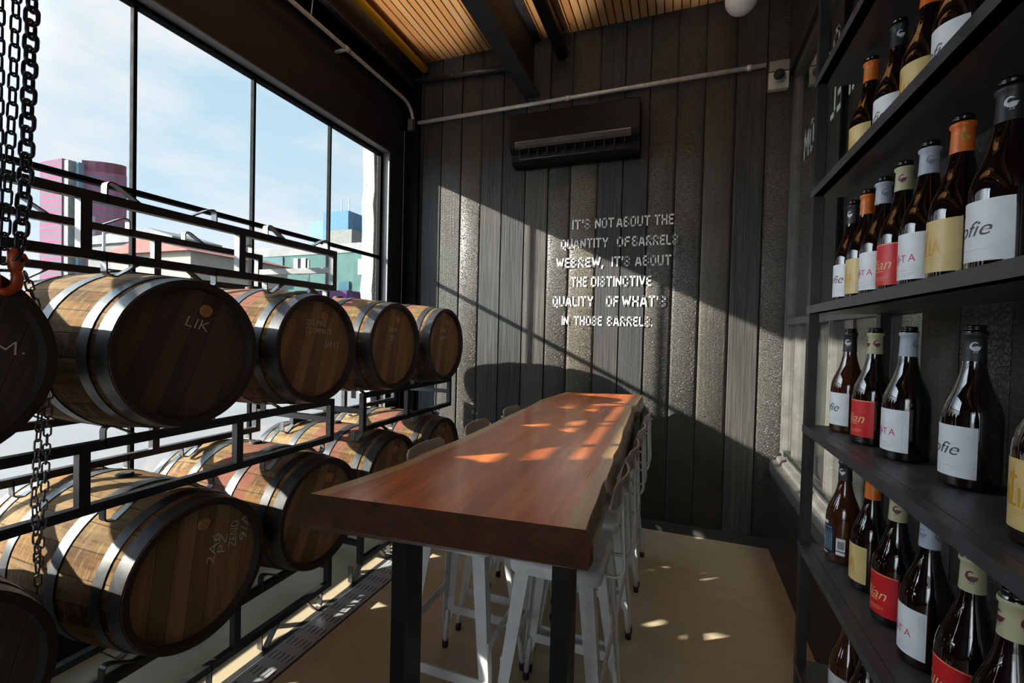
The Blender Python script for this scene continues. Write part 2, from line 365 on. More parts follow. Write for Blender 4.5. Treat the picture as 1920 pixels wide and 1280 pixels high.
def table_wood():
    t = NT('table_wood'); u = t.n('ShaderNodeUVMap', uv_map='edge').outputs[0]; su = t.xyz(u)
    g = t.noise(1, 6, .62, t.map((16, .9, 16)), .6); g2 = t.noise(1, 5, .6, t.map((90, 3.2, 90))); b = t.noise(2.4, 3, .55, t.map((2.2, .8, 2)), .8)
    c = t.ramp(g, [(.28, (.36, .082, .022)), (.5, (.58, .150, .038)), (.72, (.70, .235, .070))])
    c = t.mix(t.ramp(b, [(.45, 0.0), (.7, .55)]), c, (.22, .055, .024))
    c = t.mix(t.ramp(g2, [(.48, 0.0), (.72, .45)]), c, (.25, .060, .020))
    d = t.math('ADD', su[0], t.math('MULTIPLY', t.math('SUBTRACT', t.noise(5, 3, .6), .5), .03))
    sap = t.ramp(d, [(.058, 1.0), (.070, 0.0)])
    sapc = t.ramp(g2, [(.3, (.40, .22, .09)), (.7, (.55, .35, .16))])
    c = t.mix(sap, c, sapc)
    bark = t.ramp(su[1], [(.05, 0.0), (.12, 1.0)])
    barkc = t.ramp(t.noise(1, 4, .6, t.map((22, 6, 22))), [(.3, (.10, .052, .026)), (.7, (.27, .165, .075))])
    c = t.mix(t.math('MULTIPLY', bark, .9), c, barkc)
    endg_shade = t.math('MULTIPLY', t.math('GREATER_THAN', su[1], .15), t.math('LESS_THAN', su[1], .25)); endg_shade = t.math('MULTIPLY', endg_shade, t.math('GREATER_THAN', su[0], .48))
    c = t.mix(endg_shade, c, t.ramp(g, [(.3, (.030, .012, .006)), (.7, (.075, .030, .013))]))  # end grain coloured darker, the shade of this face put into the wood
    t.p(Base_Color=c, Roughness=t.ramp(g2, [(.3, .26), (.7, .36)]), Normal=t.bump(g2, .05, .002), Coat_Weight=.5, Coat_Roughness=.16); return t.m
M['table'] = table_wood()
def floor_mat():
    t = NT('floor_epoxy'); n1 = t.noise(.9, 4, .55); n2 = t.noise(7, 5, .6); n3 = t.noise(120, 2, .5)
    c = t.ramp(n1, [(.3, (.37, .295, .19)), (.55, (.45, .375, .25)), (.75, (.42, .385, .285))])
    c = t.mix(t.ramp(n2, [(.5, 0.0), (.8, .35)]), c, (.20, .15, .09)); c = t.mix(t.math('MULTIPLY', n3, .12), c, (.5, .45, .36))
    t.p(Base_Color=c, Roughness=t.ramp(n2, [(.3, .30), (.7, .46)]), Normal=t.bump(n3, .02, .001)); return t.m
M['floor'] = floor_mat()
def glass_mat(name, tint, refl=1.0, dust=.0):
    t = NT(name); t.t.nodes.remove(t.b)
    tr = t.n('ShaderNodeBsdfTransparent'); tr.inputs[0].default_value = (*tint, 1)
    gl = t.n('ShaderNodeBsdfGlossy'); gl.inputs['Roughness'].default_value = .015; gl.inputs['Color'].default_value = (1, 1, 1, 1)
    ge = t.n('ShaderNodeNewGeometry'); dp = t.n('ShaderNodeVectorMath', operation='DOT_PRODUCT')
    t.set(dp.inputs[0], ge.outputs['Normal']); t.set(dp.inputs[1], ge.outputs['Incoming'])
    om = t.math('SUBTRACT', 1.0, t.math('ABSOLUTE', dp.outputs['Value']))
    ff = t.math('MULTIPLY', t.math('MULTIPLY_ADD', t.math('POWER', om, 5.0), .96, .04), refl)
    ms = t.n('ShaderNodeMixShader'); t.set(ms.inputs[0], ff); t.t.links.new(tr.outputs[0], ms.inputs[1]); t.t.links.new(gl.outputs[0], ms.inputs[2])
    last = ms.outputs[0]
    if dust:
        df = t.n('ShaderNodeBsdfDiffuse'); df.inputs[0].default_value = (.5, .5, .48, 1)
        m2 = t.n('ShaderNodeMixShader'); t.set(m2.inputs[0], t.math('MULTIPLY', t.noise(6, 4), dust)); t.t.links.new(last, m2.inputs[1]); t.t.links.new(df.outputs[0], m2.inputs[2]); last = m2.outputs[0]
    t.t.links.new(last, t.out.inputs[0]); return t.m
M['pane'] = glass_mat('window_glass', (.95, .97, .97))
M['pane_side'] = glass_mat('side_window_glass', (.60, .66, .62), 1.6, .05)
def bottle_glass(name, col):
    t = NT(name); t.p(Base_Color=col, Roughness=.03, IOR=1.52); t.b.inputs['Specular IOR Level'].default_value = .6; t.p(Coat_Weight=.6, Coat_Roughness=.02); return t.m
M['brown_glass'] = bottle_glass('brown_glass', (.006, .0026, .0016)); M['amber_glass'] = bottle_glass('amber_glass', (.045, .012, .004))
for nme, col, rgh in (('cap_black', (.013, .014, .017), .5), ('cap_cream', (.42, .40, .24), .5), ('cap_white', (.36, .40, .47), .45), ('cap_orange', (.62, .135, .012), .4),
                 ('crown_black', (.008, .007, .008), .2), ('label_white', (.72, .76, .78), .5), ('label_red', (.58, .012, .018), .45), ('label_gold', (.62, .47, .19), .42), ('label_dark', (.012, .016, .022), .4),
                 ('ink_dark', (.05, .06, .07), .6), ('ink_pink', (.55, .07, .17), .6), ('ink_pale_pink', (.50, .27, .36), .6), ('ink_cream', (.72, .50, .22), .5), ('ink_gold', (.62, .30, .02), .35), ('ink_green', (.05, .25, .10), .6),
                 ('ink_white', (.55, .57, .60), .5), ('ink_maroon', (.10, .015, .03), .5), ('ink_grey', (.18, .21, .26), .5), ('ink_bronze', (.42, .24, .06), .4), ('ink_blue_grey', (.16, .24, .34), .5)):
    M[nme] = simple(nme, col, rgh, 0, .06, 30)
for nme, col in (('teal_render', (.050, .090, .083)), ('white_band', (.15, .15, .15)), ('beige_render', (.20, .185, .16)), ('grey_render', (.13, .13, .13)), ('roof_red', (.19, .095, .085)), ('tower_blue', (.06, .115, .17)), ('tower_pale', (.10, .15, .18)),
                 ('tower_beige', (.12, .12, .115)), ('purple_paint', (.07, .03, .08)), ('pole_grey', (.25, .25, .25)), ('door_blue', (.035, .075, .10)), ('shutter', (.24, .24, .23)), ('window_dark', (.03, .035, .04)), ('pink_facade_end', (.5, .5, .52)), ('block_glass', (.06, .11, .12))):
    M[nme] = simple(nme, tuple(k*1.35 for k in col), .9, 0, .12, 1.5, spec=0.0)
def striped(name):
    t = NT(name); x, y, z = t.xyz(); fr = t.math('FRACT', t.math('MULTIPLY', z, 1/1.0))
    n = t.noise(.5, 3)
    c = t.mix(t.math('GREATER_THAN', fr, .55), (.25, .075, .13), (.10, .12, .135)); c = t.mix(t.math('MULTIPLY', n, .2), c, (.22, .14, .17))
    t.p(Base_Color=c, Roughness=.9); t.b.inputs['Specular IOR Level'].default_value = 0.0; return t.m
M['pink_stripes'] = striped('pink_stripes')
def plaster():
    t = NT('old_plaster'); n1 = t.noise(6, 4, .6); n2 = t.noise(18, 3, .6)
    c = t.ramp(n1, [(.35, (.25, .21, .17)), (.6, (.34, .32, .29))]); c = t.mix(t.ramp(n2, [(.62, 0.0), (.68, .8)]), c, (.13, .11, .10))
    t.p(Base_Color=c, Roughness=.85, Normal=t.bump(n2, .5, .01)); return t.m
M['plaster'] = plaster()
def street():
    t = NT('street_asphalt'); n = t.noise(.25, 5, .6); n2 = t.noise(2.0, 4, .6)
    t.p(Base_Color=t.mix(t.math('MULTIPLY', n2, .4), t.ramp(n, [(.3, (.12, .12, .124)), (.7, (.17, .17, .175))]), (.10, .10, .104)), Roughness=.9); return t.m
M['street'] = street()
def sill_mat():
    t = NT('grey_sill_paint'); n = t.noise(10, 5, .62); n2 = t.noise(45, 3, .6)
    c = t.ramp(n, [(.3, (.050, .050, .046)), (.7, (.105, .102, .094))]); c = t.mix(t.ramp(n2, [(.6, 0.0), (.75, .6)]), c, (.19, .185, .17))
    t.p(Base_Color=c, Roughness=.5, Normal=t.bump(n2, .15, .002)); return t.m
M['sill'] = sill_mat()
M['dark_wall'] = simple('dark_wall', (.022, .021, .020), .7, 0, .3, 6, .2)
M['low_wall'] = simple('low_wall_dark_boards', (.022, .021, .020), .6, 0, .4, 9, .3)

def set_brd(me, vals):
    """vals: list of (first face, last face, rnd, crackle) -> colour attribute 'brd'"""
    a = me.color_attributes.new('brd', 'FLOAT_COLOR', 'CORNER')
    for f0, f1, r, c in vals:
        for p in me.polygons[f0:f1]:
            for li in p.loop_indices: a.data[li].color = (r, c, 0, 1)

# ================================================================ SETTING
YB = 3.66            # back wall face
XL = -2.47           # inner face of the window wall
XR = 0.645           # face of the low wall under the side windows
ZC = 3.96            # underside of the slatted ceiling

fl = MB().box(-2.62, 0.9, -4.2, YB+.1, -.12, 0)
struct(fl.build('floor', M['floor']))

# back wall of charred boards
xs = [-2.55, -2.278, -2.081, -1.880, -1.680, -1.477, -1.266, -1.063, -.872, -.649, -.451, -.260, -.061, .134, .339, .536, .74]
crackle = {3: 1, 2: .35, 7: 1, 8: 1, 11: .9, 12: 1, 13: .45, 15: 1, 6: .1, 10: .15}
mb = MB(); vals = []
for i in range(len(xs)-1):
    f0 = len(mb.f); a, b = xs[i]+.0032, xs[i+1]-.0032; d = random.uniform(0, .004); c = .004
    k_ = crackle.get(i, 0)
    if k_ >= .45:   # thick crackled boards are cupped outwards
        poly = [(a, YB+.03)]+[(a+(b-a)*t_/10, YB+.010-.012*(1-(t_/5-1)**2)+d) for t_ in range(11)]+[(b, YB+.03)]
    else: poly = [(a, YB+.03), (a, YB+d+c), (a+c, YB+d), (b-c, YB+d), (b, YB+d+c), (b, YB+.03)]
    o_ = len(mb.f); mb.prism(poly, 'z', .07, 4.05)
    if k_ >= .45: mb.sm[o_+3:o_+2+len(poly)-1] = [True]*(len(poly)-2)
    vals.append((f0, len(mb.f), random.random(), crackle.get(i, 0)))
f0 = len(mb.f); mb.box(-2.6, .8, YB+.03, YB+.12, 0, 4.1); vals.append((f0, len(mb.f), 0, 0))
me = mb.mesh('wall_back'); set_brd(me, vals); wall_back = struct(obj('wall_back', me, M['charred']))
# painted lettering on the boards
rows = [(2.354, .080, [("IT'S", -.846, -.698), ('NOT', -.659, -.510), ('ABOUT', -.490, -.234), ('THE', -.202, -.062)]),
(2.200, .078, [('QUANTITY', -.936, -.552), ('OF', -.482, -.381), ('BARRELS', -.366, -.028)]),
(2.044, .080, [('WE', -.972, -.862), ('BREW,', -.851, -.586), ("IT'S", -.519, -.377), ('ABOUT', -.337, -.071)]),
(1.886, .082, [('THE', -.843, -.714), ('DISTINCTIVE', -.680, -.210)]),
(1.727, .083, [('QUALITY', -.995, -.659), ('OF', -.553, -.457), ("WHAT'S", -.429, -.103)]),
(1.573, .075, [('IN', -.914, -.858), ('THOSE', -.812, -.582), ('BARRELS.', -.542, -.195)])]
for z, h, words in rows:
    m_ = MB()
    for w_, x0, x1 in words:
        vs, fs = stencil(w_, x0, x1, h)
        m_.add([(x, YB-.0035, z+y) for x, y in vs], fs)
    m_.build('painted_line', M['lettering'], wall_back, label='white painted stencil lettering')
# baseboard
struct(MB().box(-2.4, XR, YB-.012, YB+.03, 0, .075).build('trim_1', M['dark_wall']))

# ceiling: dark deck and timber slats
deck = struct(MB().box(-2.7, .95, -4.2, YB+.1, ZC+.03, ZC+.12).build('ceiling', M['hole_black']))
mb = MB(); vals = []; x = -2.335
while x < .68:
    f0 = len(mb.f); mb.box(x, x+.050, -4.1, YB-.004, ZC, ZC+.03); vals.append((f0, len(mb.f), random.random(), 0)); x += .0602
me = mb.mesh('slats'); set_brd(me, vals); obj('slats', me, M['slat'], deck, label='warm timber ceiling slats')

# window wall on the left: lintel, piers, dark column
wl = MB()
wl.box(-2.60, XL, -4.2, YB+.1, 3.09, 3.56).box(-2.66, XL-.02, -4.2, YB+.1, 3.56, 4.02)
wl.box(-2.62, XL-.075, .10, 3.44, 0, .31).box(-2.60, XL, 3.44, YB+.1, 0, 3.09).box(-2.60, XL, -4.2, .10, 0, 3.09).box(-2.60, XL-.05, .10, 3.44, -.05, .06)
struct(wl.build('wall_left', M['lintel_paint']))
struct(MB().box(-2.545, XL+.002, .10, 3.44, 3.082, 3.091).build('trim_2', M['flashing']))
struct(MB().box(-2.545, XL-.004, 3.428, 3.441, .06, 3.082).build('trim_3', M['flashing']))
# corner post and thin edge strips where window wall and back wall meet
struct(MB().box(XL, -2.30, YB-.035, YB, 0, 3.9).build('trim_4', M['frame_paint']))
struct(MB().tube([(-2.455, 3.635, 0), (-2.455, 3.635, 3.35)], .011).build('trim_5', M['galvanised']))
win = thing('window_1', 'tall steel framed street window behind the barrels', 'window'); struct(win)
for k_ in ('label', 'category'): del win[k_]
GX = -2.57
fr = MB().box(GX-.02, GX+.03, .10, 3.44, 3.06, 3.09).box(GX-.02, GX+.03, 3.395, 3.44, .06, 3.09).box(GX-.02, GX+.03, .10, .14, .06, 3.09).box(GX-.02, GX+.03, .10, 3.44, .31, .34)
fr.build('window_frame', M['frame_paint'], win)
ys = [.795, 1.462, 2.130, 2.795]
for y in ys:
    m_ = MB().box(GX-.010, GX+.016, y-.0085, y+.0085, .33, 3.065).tube([(GX+.018, y-.006, .33), (GX+.018, y-.006, 3.065)], .006)
    m_.build('mullion', M['frame_paint'], win)
MB().box(GX-.012, GX+.026, .14, 3.40, 2.138, 2.162).build('transom', M['frame_paint'], win)
e = [.14]+ys+[3.39]
for i in range(5):
    MB().box(GX-.004, GX, e[i], e[i+1], 2.15, 3.06).build('pane', M['pane'], win)
    MB().box(GX-.004, GX, e[i], e[i+1], .34, 2.15).build('pane', M['pane'], win)
# old plaster pier outside, chipped edge
poly = []; random.seed(3)
mb = MB(); rr = []
for i in range(26):
    z = -.1+i*.13; rr.append((z, 3.405+random.uniform(-.006, .022)))
vs = []; fs = []
for z, y in rr: vs += [(-2.63, y+.008, z), (-2.75, y+random.uniform(-.01, .015), z), (-2.75, 3.8, z), (-2.63, 3.8, z)]
for i in range(len(rr)-1):
    for k in range(4): fs.append((i*4+k, i*4+(k+1) % 4, (i+1)*4+(k+1) % 4, (i+1)*4+k))
mb.add(vs, fs); struct(mb.build('trim_6', M['plaster']))
random.seed(11)

# right side: low wall, sill, side windows, header, boarded wall behind the shelf
GXR = .722
wr = MB().box(XR, XR+.16, -4.2, YB, 0, .56).box(XR+.02, .9, -4.2, YB, 3.35, 4.0)
struct(wr.build('wall_right', M['low_wall']))
prof = [(XR-.012, .560), (XR-.012, .625), (XR+.002, .640), (XR+.030, .644), (XR+.034, .668), (GXR-.012, .676), (GXR-.012, .700), (GXR+.05, .700), (GXR+.05, .560)]
struct(MB().prism([(a, b) for a, b in prof], 'y', 1.66, YB-.002).build('trim_7', M['sill']))
win2 = thing('window_2', 'x', 'x'); struct(win2)
for k_ in ('label', 'category'): del win2[k_]
f2 = MB().box(GXR-.026, GXR+.02, 3.60, YB-.003, .7, 3.35).box(GXR-.020, GXR+.02, 3.575, 3.60, .7, 3.35).box(GXR-.026, GXR+.02, 1.66, YB-.06, .7, .735).box(GXR-.03, GXR+.02, 1.66, YB-.06, 3.29, 3.35).box(GXR-.026, GXR+.02, 1.66, 1.72, .7, 3.35)
f2.build('window_frame', M['sill'], win2)
for y in (3.30, 2.62, 2.02):
    MB().box(GXR-.024, GXR+.015, y-.020, y+.020, .735, 1.60).box(GXR-.030, GXR-.02, y-.008, y+.008, .735, 1.60).build('mullion', M['sill'], win2)
MB().box(GXR-.028, GXR+.02, 1.72, 3.58, 1.598, 1.64).build('transom', M['sill'], win2)
for a, b in ((3.32, 3.575), (2.64, 3.28), (2.04, 2.60), (1.72, 2.0)):
    MB().box(GXR, GXR+.004, a, b, .735, 1.60).build('pane', M['pane_side'], win2)
for a, b in ((1.72, 2.60), (2.60, 3.575)):
    MB().box(GXR, GXR+.004, a, b, 1.64, 3.29).build('pane', M['pane_side'], win2)
MB().box(GXR-.02, GXR+.012, 2.585, 2.615, 1.64, 3.29).build('mullion', M['frame_paint'], win2)
# white lettering on the glass, read from the other side
def glass_text(body, y_start, y_end, z, h):
    vs, fs = stencil(body, 0, 1, h, .16, .17)
    m_ = MB(); m_.add([(GXR-.0015, y_start+(y_end-y_start)*(x), z+y) for x, y in vs], fs)
    m_.build('window_lettering', M['glass_lettering'], win2, label='white lettering reversed on the glass')
glass_text('BARREL', 2.19, 2.85, 2.660, .185)
glass_text('ROOM', 2.95, 3.39, 2.645, .200)
glass_text('O', 2.74, 2.845, 2.935, .185)
# boards behind the shelf
mb = MB(); vals = []; y = 1.66
while y > -1.6:
    w = random.uniform(.17, .22); f0 = len(mb.f); d = random.uniform(0, .004)
    mb.prism([(XR+.02+d, y-.002), (XR+.02+d, y-w+.002), (XR+.06, y-w+.002), (XR+.06, y-.002)], 'z', 0.0, 3.4); vals.append((f0, len(mb.f), random.random(), random.choice([0, .2, .9]))); y -= w
f0 = len(mb.f); mb.box(XR+.06, XR+.1, -4.2, 1.66, 0, 3.4); vals.append((f0, len(mb.f), 0, 0))
me = mb.mesh('wall_side'); set_brd(me, vals); struct(obj('wall_side', me, M['charred']))
# dim room on the other side of the side windows
dk = MB(); dk.box(2.6, 2.7, -.2, YB+.2, -.1, 4.0); dk.box(.735, 2.7, YB+.035, YB+.12, -.1, 4.0); dk.box(.8, 2.7, -.2, -.1, -.1, 4.0); dk.box(.9, 2.7, -.2, YB+.2, -.2, -.1); dk.box(.7, 2.7, -.2, YB+.2, 4.0, 4.1)
struct(dk.build('wall_beyond', M['dark_wall']))
# wall behind the camera with a wide opening
wf = MB().box(-2.7, -2.0, -4.3, -4.2, 0, 4.1).box(.8, .95, -4.3, -4.2, 0, 4.1).box(-2.0, .8, -4.3, -4.2, 2.8, 4.1)
struct(wf.build('wall_front', M['dark_wall']))
struct(MB().box(.745, .95, -4.2, 1.66, 0, 4.0).build('wall_outer', M['dark_wall']))

# ---------------------------------------------------------------- ceiling beams, pipes
bm = thing('ceiling_beam', 'deep black steel ceiling beam ending on the back wall above the air conditioner', 'beam')
MB().box(-1.285, -1.150, -4.1, YB-.005, 3.48, 3.495).build('flange', M['beam_paint'], bm)
MB().box(-1.225, -1.211, -4.1, YB-.005, 3.495, 3.94).build('web', M['beam_paint'], bm)
MB().box(-1.285, -1.150, -4.1, YB-.005, 3.94, 3.958).build('flange', M['beam_paint'], bm)
b2 = MB().box(XL+.003, -2.345, -4.1, YB-.005, 3.70, 3.955).box(XL+.003, -2.30, -4.1, YB-.005, 3.70, 3.715)
tag(b2.build('edge_beam', M['lintel_paint']), 'black edge beam along the top of the window wall', 'beam')
tag(MB().tube([(-2.245, -4.1, 3.875), (-2.245, YB-.04, 3.875)], .034, 14).build('gas_pipe', M['yellow_paint']), 'yellow pipe running under the ceiling slats', 'pipe')
tag(MB().tube([(-.965, -4.1, 3.80), (-.965, YB-.01, 3.80)], .052, 16).build('round_duct', M['dark_pipe']), 'round black duct right of the deep ceiling beam', 'pipe')
bp = thing('black_pipe', 'horizontal black pipe high on the back wall left of the ceiling beam', 'pipe')
MB().tube([(-2.46, YB-.04, 3.800), (-1.24, YB-.04, 3.735)], .026, 12).build('pipe_run', M['dark_pipe'], bp)
MB().tube([(-1.975, YB-.04, 3.774), (-1.945, YB-.04, 3.7725)], .031, 12).build('coupling', M['dark_pipe'], bp)
cd = thing('wall_conduit', 'galvanised conduit running from the corner box to the security camera', 'conduit')
MB().tube([(-2.31, YB-.03, 3.408), (.52, YB-.03, 3.428)], .0165, 12).build('pipe_run', M['galvanised'], cd)
MB().tube([(-.925, YB-.03, 3.418), (-.885, YB-.03, 3.4183)], .021, 12).build('coupling', M['galvanised'], cd)
MB().tube([(.40, YB-.03, 3.427), (.43, YB-.03, 3.427)], .022, 12).build('coupling', M['galvanised'], cd)
c2 = thing('lintel_conduit', 'galvanised conduit above the street window bending down to a corner box', 'conduit')
MB().tube([(-2.36, -3.5, 3.56), (-2.36, 3.36, 3.56)]+bez((-2.36, 3.42, 3.56), (-2.36, 3.59, 3.56), (-2.36, YB-.045, 3.44), 8)+[(-2.36, YB-.045, 3.40)], .015, 10).build('pipe_run', M['galvanised'], c2)
MB().box(-2.395, -2.345, YB-.075, YB-.02, 3.335, 3.435).build('junction_box', M['box_grey'], c2)
MB().tube([(-2.36, 2.73, 3.56), (XL+.005, 2.73, 3.56)], .013, 10).build('branch_pipe', M['galvanised'], c2)
MB().tube([(-2.36, 2.705, 3.56), (-2.36, 2.755, 3.56)], .020, 10).build('tee_fitting', M['galvanised'], c2)
MB().tube([(-2.36, 2.38, 3.56), (-2.36, 2.395, 3.70), (-2.36, 2.37, 3.83), (-2.35, 2.35, 3.95)], .004, 6).build('hanger_wire', M['galvanised'], c2)

# security camera
sc = thing('security_camera', 'small grey security camera on a box at the conduit end', 'camera', (.60, YB, 3.33))
MB().box(-.062, .062, -.055, -.004, .035, .105).build('junction_box', M['box_grey'], sc)
MB().box(-.062, .062, -.045, -.004, -.085, .032).build('mounting_plate', M['camera_grey'], sc)
h_ = MB(); h_.tube([(.012, -.04, -.008), (-.012, -.135, -.034)], .034, 18); h_.build('housing', M['camera_grey'], sc)
ln = MB(); ln.tube([(-.0115, -.132, -.033), (-.016, -.150, -.038)], .0335, 18); ln.build('lens', M['rubber'], sc)
# globe pendant
gp = thing('globe_pendant', 'white globe lamp hanging at the top of the picture', 'lamp', (.315, 3.253, 3.682))
MB().lathe([(-.1*math.cos(k*PI/20), .1*math.sin(k*PI/20)+1e-5) for k in range(21)], 'z', 32).build('globe', M['globe_white'], gp)
MB().lathe([(.09, .035), (.125, .035), (.135, .012)], 'z', 20).build('lamp_holder', M['rubber'], gp)
MB().tube([(0, 0, .13), (0, 0, ZC-3.682)], .004, 6).build('cord', M['rubber'], gp)

# air conditioner
ac = thing('air_conditioner', 'black wall mounted air conditioner under the conduit', 'air conditioner', (0, YB, 0))
pf = [(0, 2.90), (0, 3.27), (-.19, 3.265), (-.215, 3.245), (-.222, 3.02), (-.205, 2.985), (-.155, 2.955), (-.15, 2.90), (-.12, 2.875), (-.03, 2.87)]
MB().prism(pf, 'x', -1.335, -.318).build('body', M['ac_black'], ac)
MB().prism([(-.2245, 3.032), (-.226, 3.022), (-.222, 2.992), (-.206, 2.978), (-.198, 2.984), (-.21, 3.03)], 'x', -1.285, -.375).build('flap', M['ac_flap'], ac)
lv = MB()
for i in range(12): lv.box(-1.25+i*.075, -1.247+i*.075, -.195, -.155, 2.93, 2.975)
lv.build('louvre', M['dark_pipe'], ac)
MB().prism([(-.158, 2.952), (-.1585, 2.905), (-.1515, 2.905), (-.1515, 2.952)], 'x', -1.28, -.38).build('outlet_slot', M['hole_black'], ac)
MB().tube([(-1.26, -.166, 2.908), (-.40, -.166, 2.908)], .0035, 6).build('outlet_edge', M['ac_flap'], ac)

# ================================================================ BARRELS
HL, RH, RB = .45, .256, .293
def rad(x): t = abs(x)/HL; return RB-(RB-RH)*(t**1.9)
def barrel_meshes():
    d = {}
    xs_ = [-HL+i*HL/12 for i in range(25)]
    m_ = MB().lathe([(x, rad(x)) for x in xs_], 'x', 66, cap=False)
    # chime: rim thickness and inside wall down to the heads
    d['staves'] = m_.mesh('staves')
    for s in (1, -1):
        prof = [(s*HL, RH), (s*(HL+.001), RH-.006), (s*(HL+.001), RH-.021), (s*(HL-.028), RH-.027)]
        prof = prof if s > 0 else prof[::-1]; m_ = MB()
        for q in range(len(prof)-1): m_.lathe(prof[q:q+2], 'x', 66, cap=False)
        d['chime', s] = m_.mesh('chime')
        n = 48; vs = [(0, 0, 0)]+[(0, (RH-.02)*math.cos(k*2*PI/n), (RH-.02)*math.sin(k*2*PI/n)) for k in range(n)]
        h = MB(); h.add(vs, [((0, k+1, (k+1) % n+1) if s > 0 else (0, (k+1) % n+1, k+1)) for k in range(n)]); d['head', s] = h.mesh('head')
    hp = [(.395, .447), (.325, .367), (.115, .163)]
    d['hoops'] = []
    for a, b in hp:
        for s in (1, -1):
            p = [(s*a, rad(a)-.001), (s*a, rad(a)+.0035), (s*b, rad(b)+.0035), (s*b, rad(b)-.001)]
            p = p if s > 0 else p[::-1]; m_ = MB()
            for q in range(3): m_.lathe(p[q:q+2], 'x', 66, cap=False)
            d['hoops'].append(m_.mesh('hoop'))
    d['bung'] = MB().lathe([(0, .0235), (.004, .0235), (.006, .020)], 'x', 20).mesh('head_bung')
    d['bunghole'] = MB().lathe([(RB-.004, .030), (RB+.008, .030), (RB+.011, .024)], 'z', 18).mesh('bung_stopper')
    d['rivet'] = MB().lathe([(0, .006), (.003, .005), (.0045, .002)], 'z', 10).mesh('rivet')
    return d
BM = barrel_meshes()
def barrel(y, z, roll, label, red, dark, scale=1.0, x=-2.05, chalk=(), bung=(0, .165), stopper=None):
    r = thing('wine_barrel', label, 'barrel', (x, y, z), (-roll, 0, 0), 'oak barrels racked along the street window')
    r.scale = (1, scale, scale)
    obj('staves', BM['staves'], M['stave_red'] if red else M['stave'], r)
    for s in (1, -1):
        obj('chime', BM['chime', s], M['chime'], r, loc=(0, 0, 0))
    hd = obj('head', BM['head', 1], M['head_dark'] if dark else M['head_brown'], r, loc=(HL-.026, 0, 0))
    obj('head', BM['head', -1], M['head_brown'], r, loc=(-(HL-.026), 0, 0))
    for me_ in BM['hoops']: 
        h = obj('hoop', me_, M['hoop'], r)
    if bung: obj('head_bung', BM['bung'], M['cork'], hd, loc=(0, bung[0], bung[1]))
    st = obj('bung_stopper', BM['bunghole'], M['rubber'], r, rot=(roll if stopper is None else stopper, 0, 0))
    for body, yy, zz, w, h, ang in chalk:
        vs, fs = text_fit(body, -w/2, w/2, h, bold=-.016, shear=.1)
        ca, sa = math.cos(ang+roll), math.sin(ang+roll)
        cr_, sr_ = math.cos(roll), math.sin(roll)
        # yy, zz are upright offsets on the head; convert to rolled local axes
        ly, lz = yy*cr_-zz*sr_, yy*sr_+zz*cr_
        m_ = MB(); random.seed(len(body))
        m_.add([(.0012, ly+a*ca-(b-h/2)*sa, lz+a*sa+(b-h/2)*ca) for a, b in vs], fs)
        m_.build('chalk_writing', M['chalk'], hd, label='white chalk handwriting')
    return r
UZ, LZ = 1.40, .60
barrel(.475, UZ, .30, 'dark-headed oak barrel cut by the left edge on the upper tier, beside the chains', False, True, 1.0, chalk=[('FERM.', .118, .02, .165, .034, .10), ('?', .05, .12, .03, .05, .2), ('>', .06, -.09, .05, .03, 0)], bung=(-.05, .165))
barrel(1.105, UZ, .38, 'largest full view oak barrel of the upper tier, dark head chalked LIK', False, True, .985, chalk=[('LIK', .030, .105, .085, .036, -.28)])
barrel(1.705, UZ, .30, 'upper tier oak barrel with pink painted band, brown head with chalk lines and a date', True, False, .985, chalk=[('25% PINE', .0, .125, .13, .026, -.06), ('7.2 / MMATE', .015, .085, .17, .026, -.05), ('5/4/11', .10, .02, .09, .030, -.02)])
barrel(2.33, UZ, .22, 'upper tier oak barrel, second from the back wall, faint chalk on brown head', True, False, 1.0, chalk=[('25A', -.01, .10, .08, .025, 0), ('ZE', -.02, .05, .05, .025, 0)])
barrel(2.96, UZ, .20, 'farthest upper tier oak barrel, next to the charred back wall', True, False, 1.01, chalk=[('RYE', -.02, .10, .07, .024, 0), ('4/4/11', -.01, .05, .10, .024, 0)])
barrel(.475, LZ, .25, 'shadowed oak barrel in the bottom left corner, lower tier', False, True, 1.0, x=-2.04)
barrel(1.147, LZ, .12, 'lower tier oak barrel in the foreground with sideways chalk writing', False, False, 1.005, chalk=[('2A6', .055, .055, .11, .030, PI/2-.25), ('PZ', .092, .062, .07, .030, PI/2-.2), ('ZEND', .138, .080, .10, .030, PI/2-.15), ('9/A', .185, .090, .10, .032, PI/2-.15)])
barrel(1.74, LZ, .42, 'lower tier oak barrel half hidden behind the near corner of the table', True, False, 1.0)
barrel(2.33, LZ, .25, 'lower tier oak barrel with pink band behind the table edge, second from back wall', True, False, 1.0)
barrel(2.93, LZ, .25, 'farthest lower tier oak barrel, low beside the back wall', True, False, 1.0)

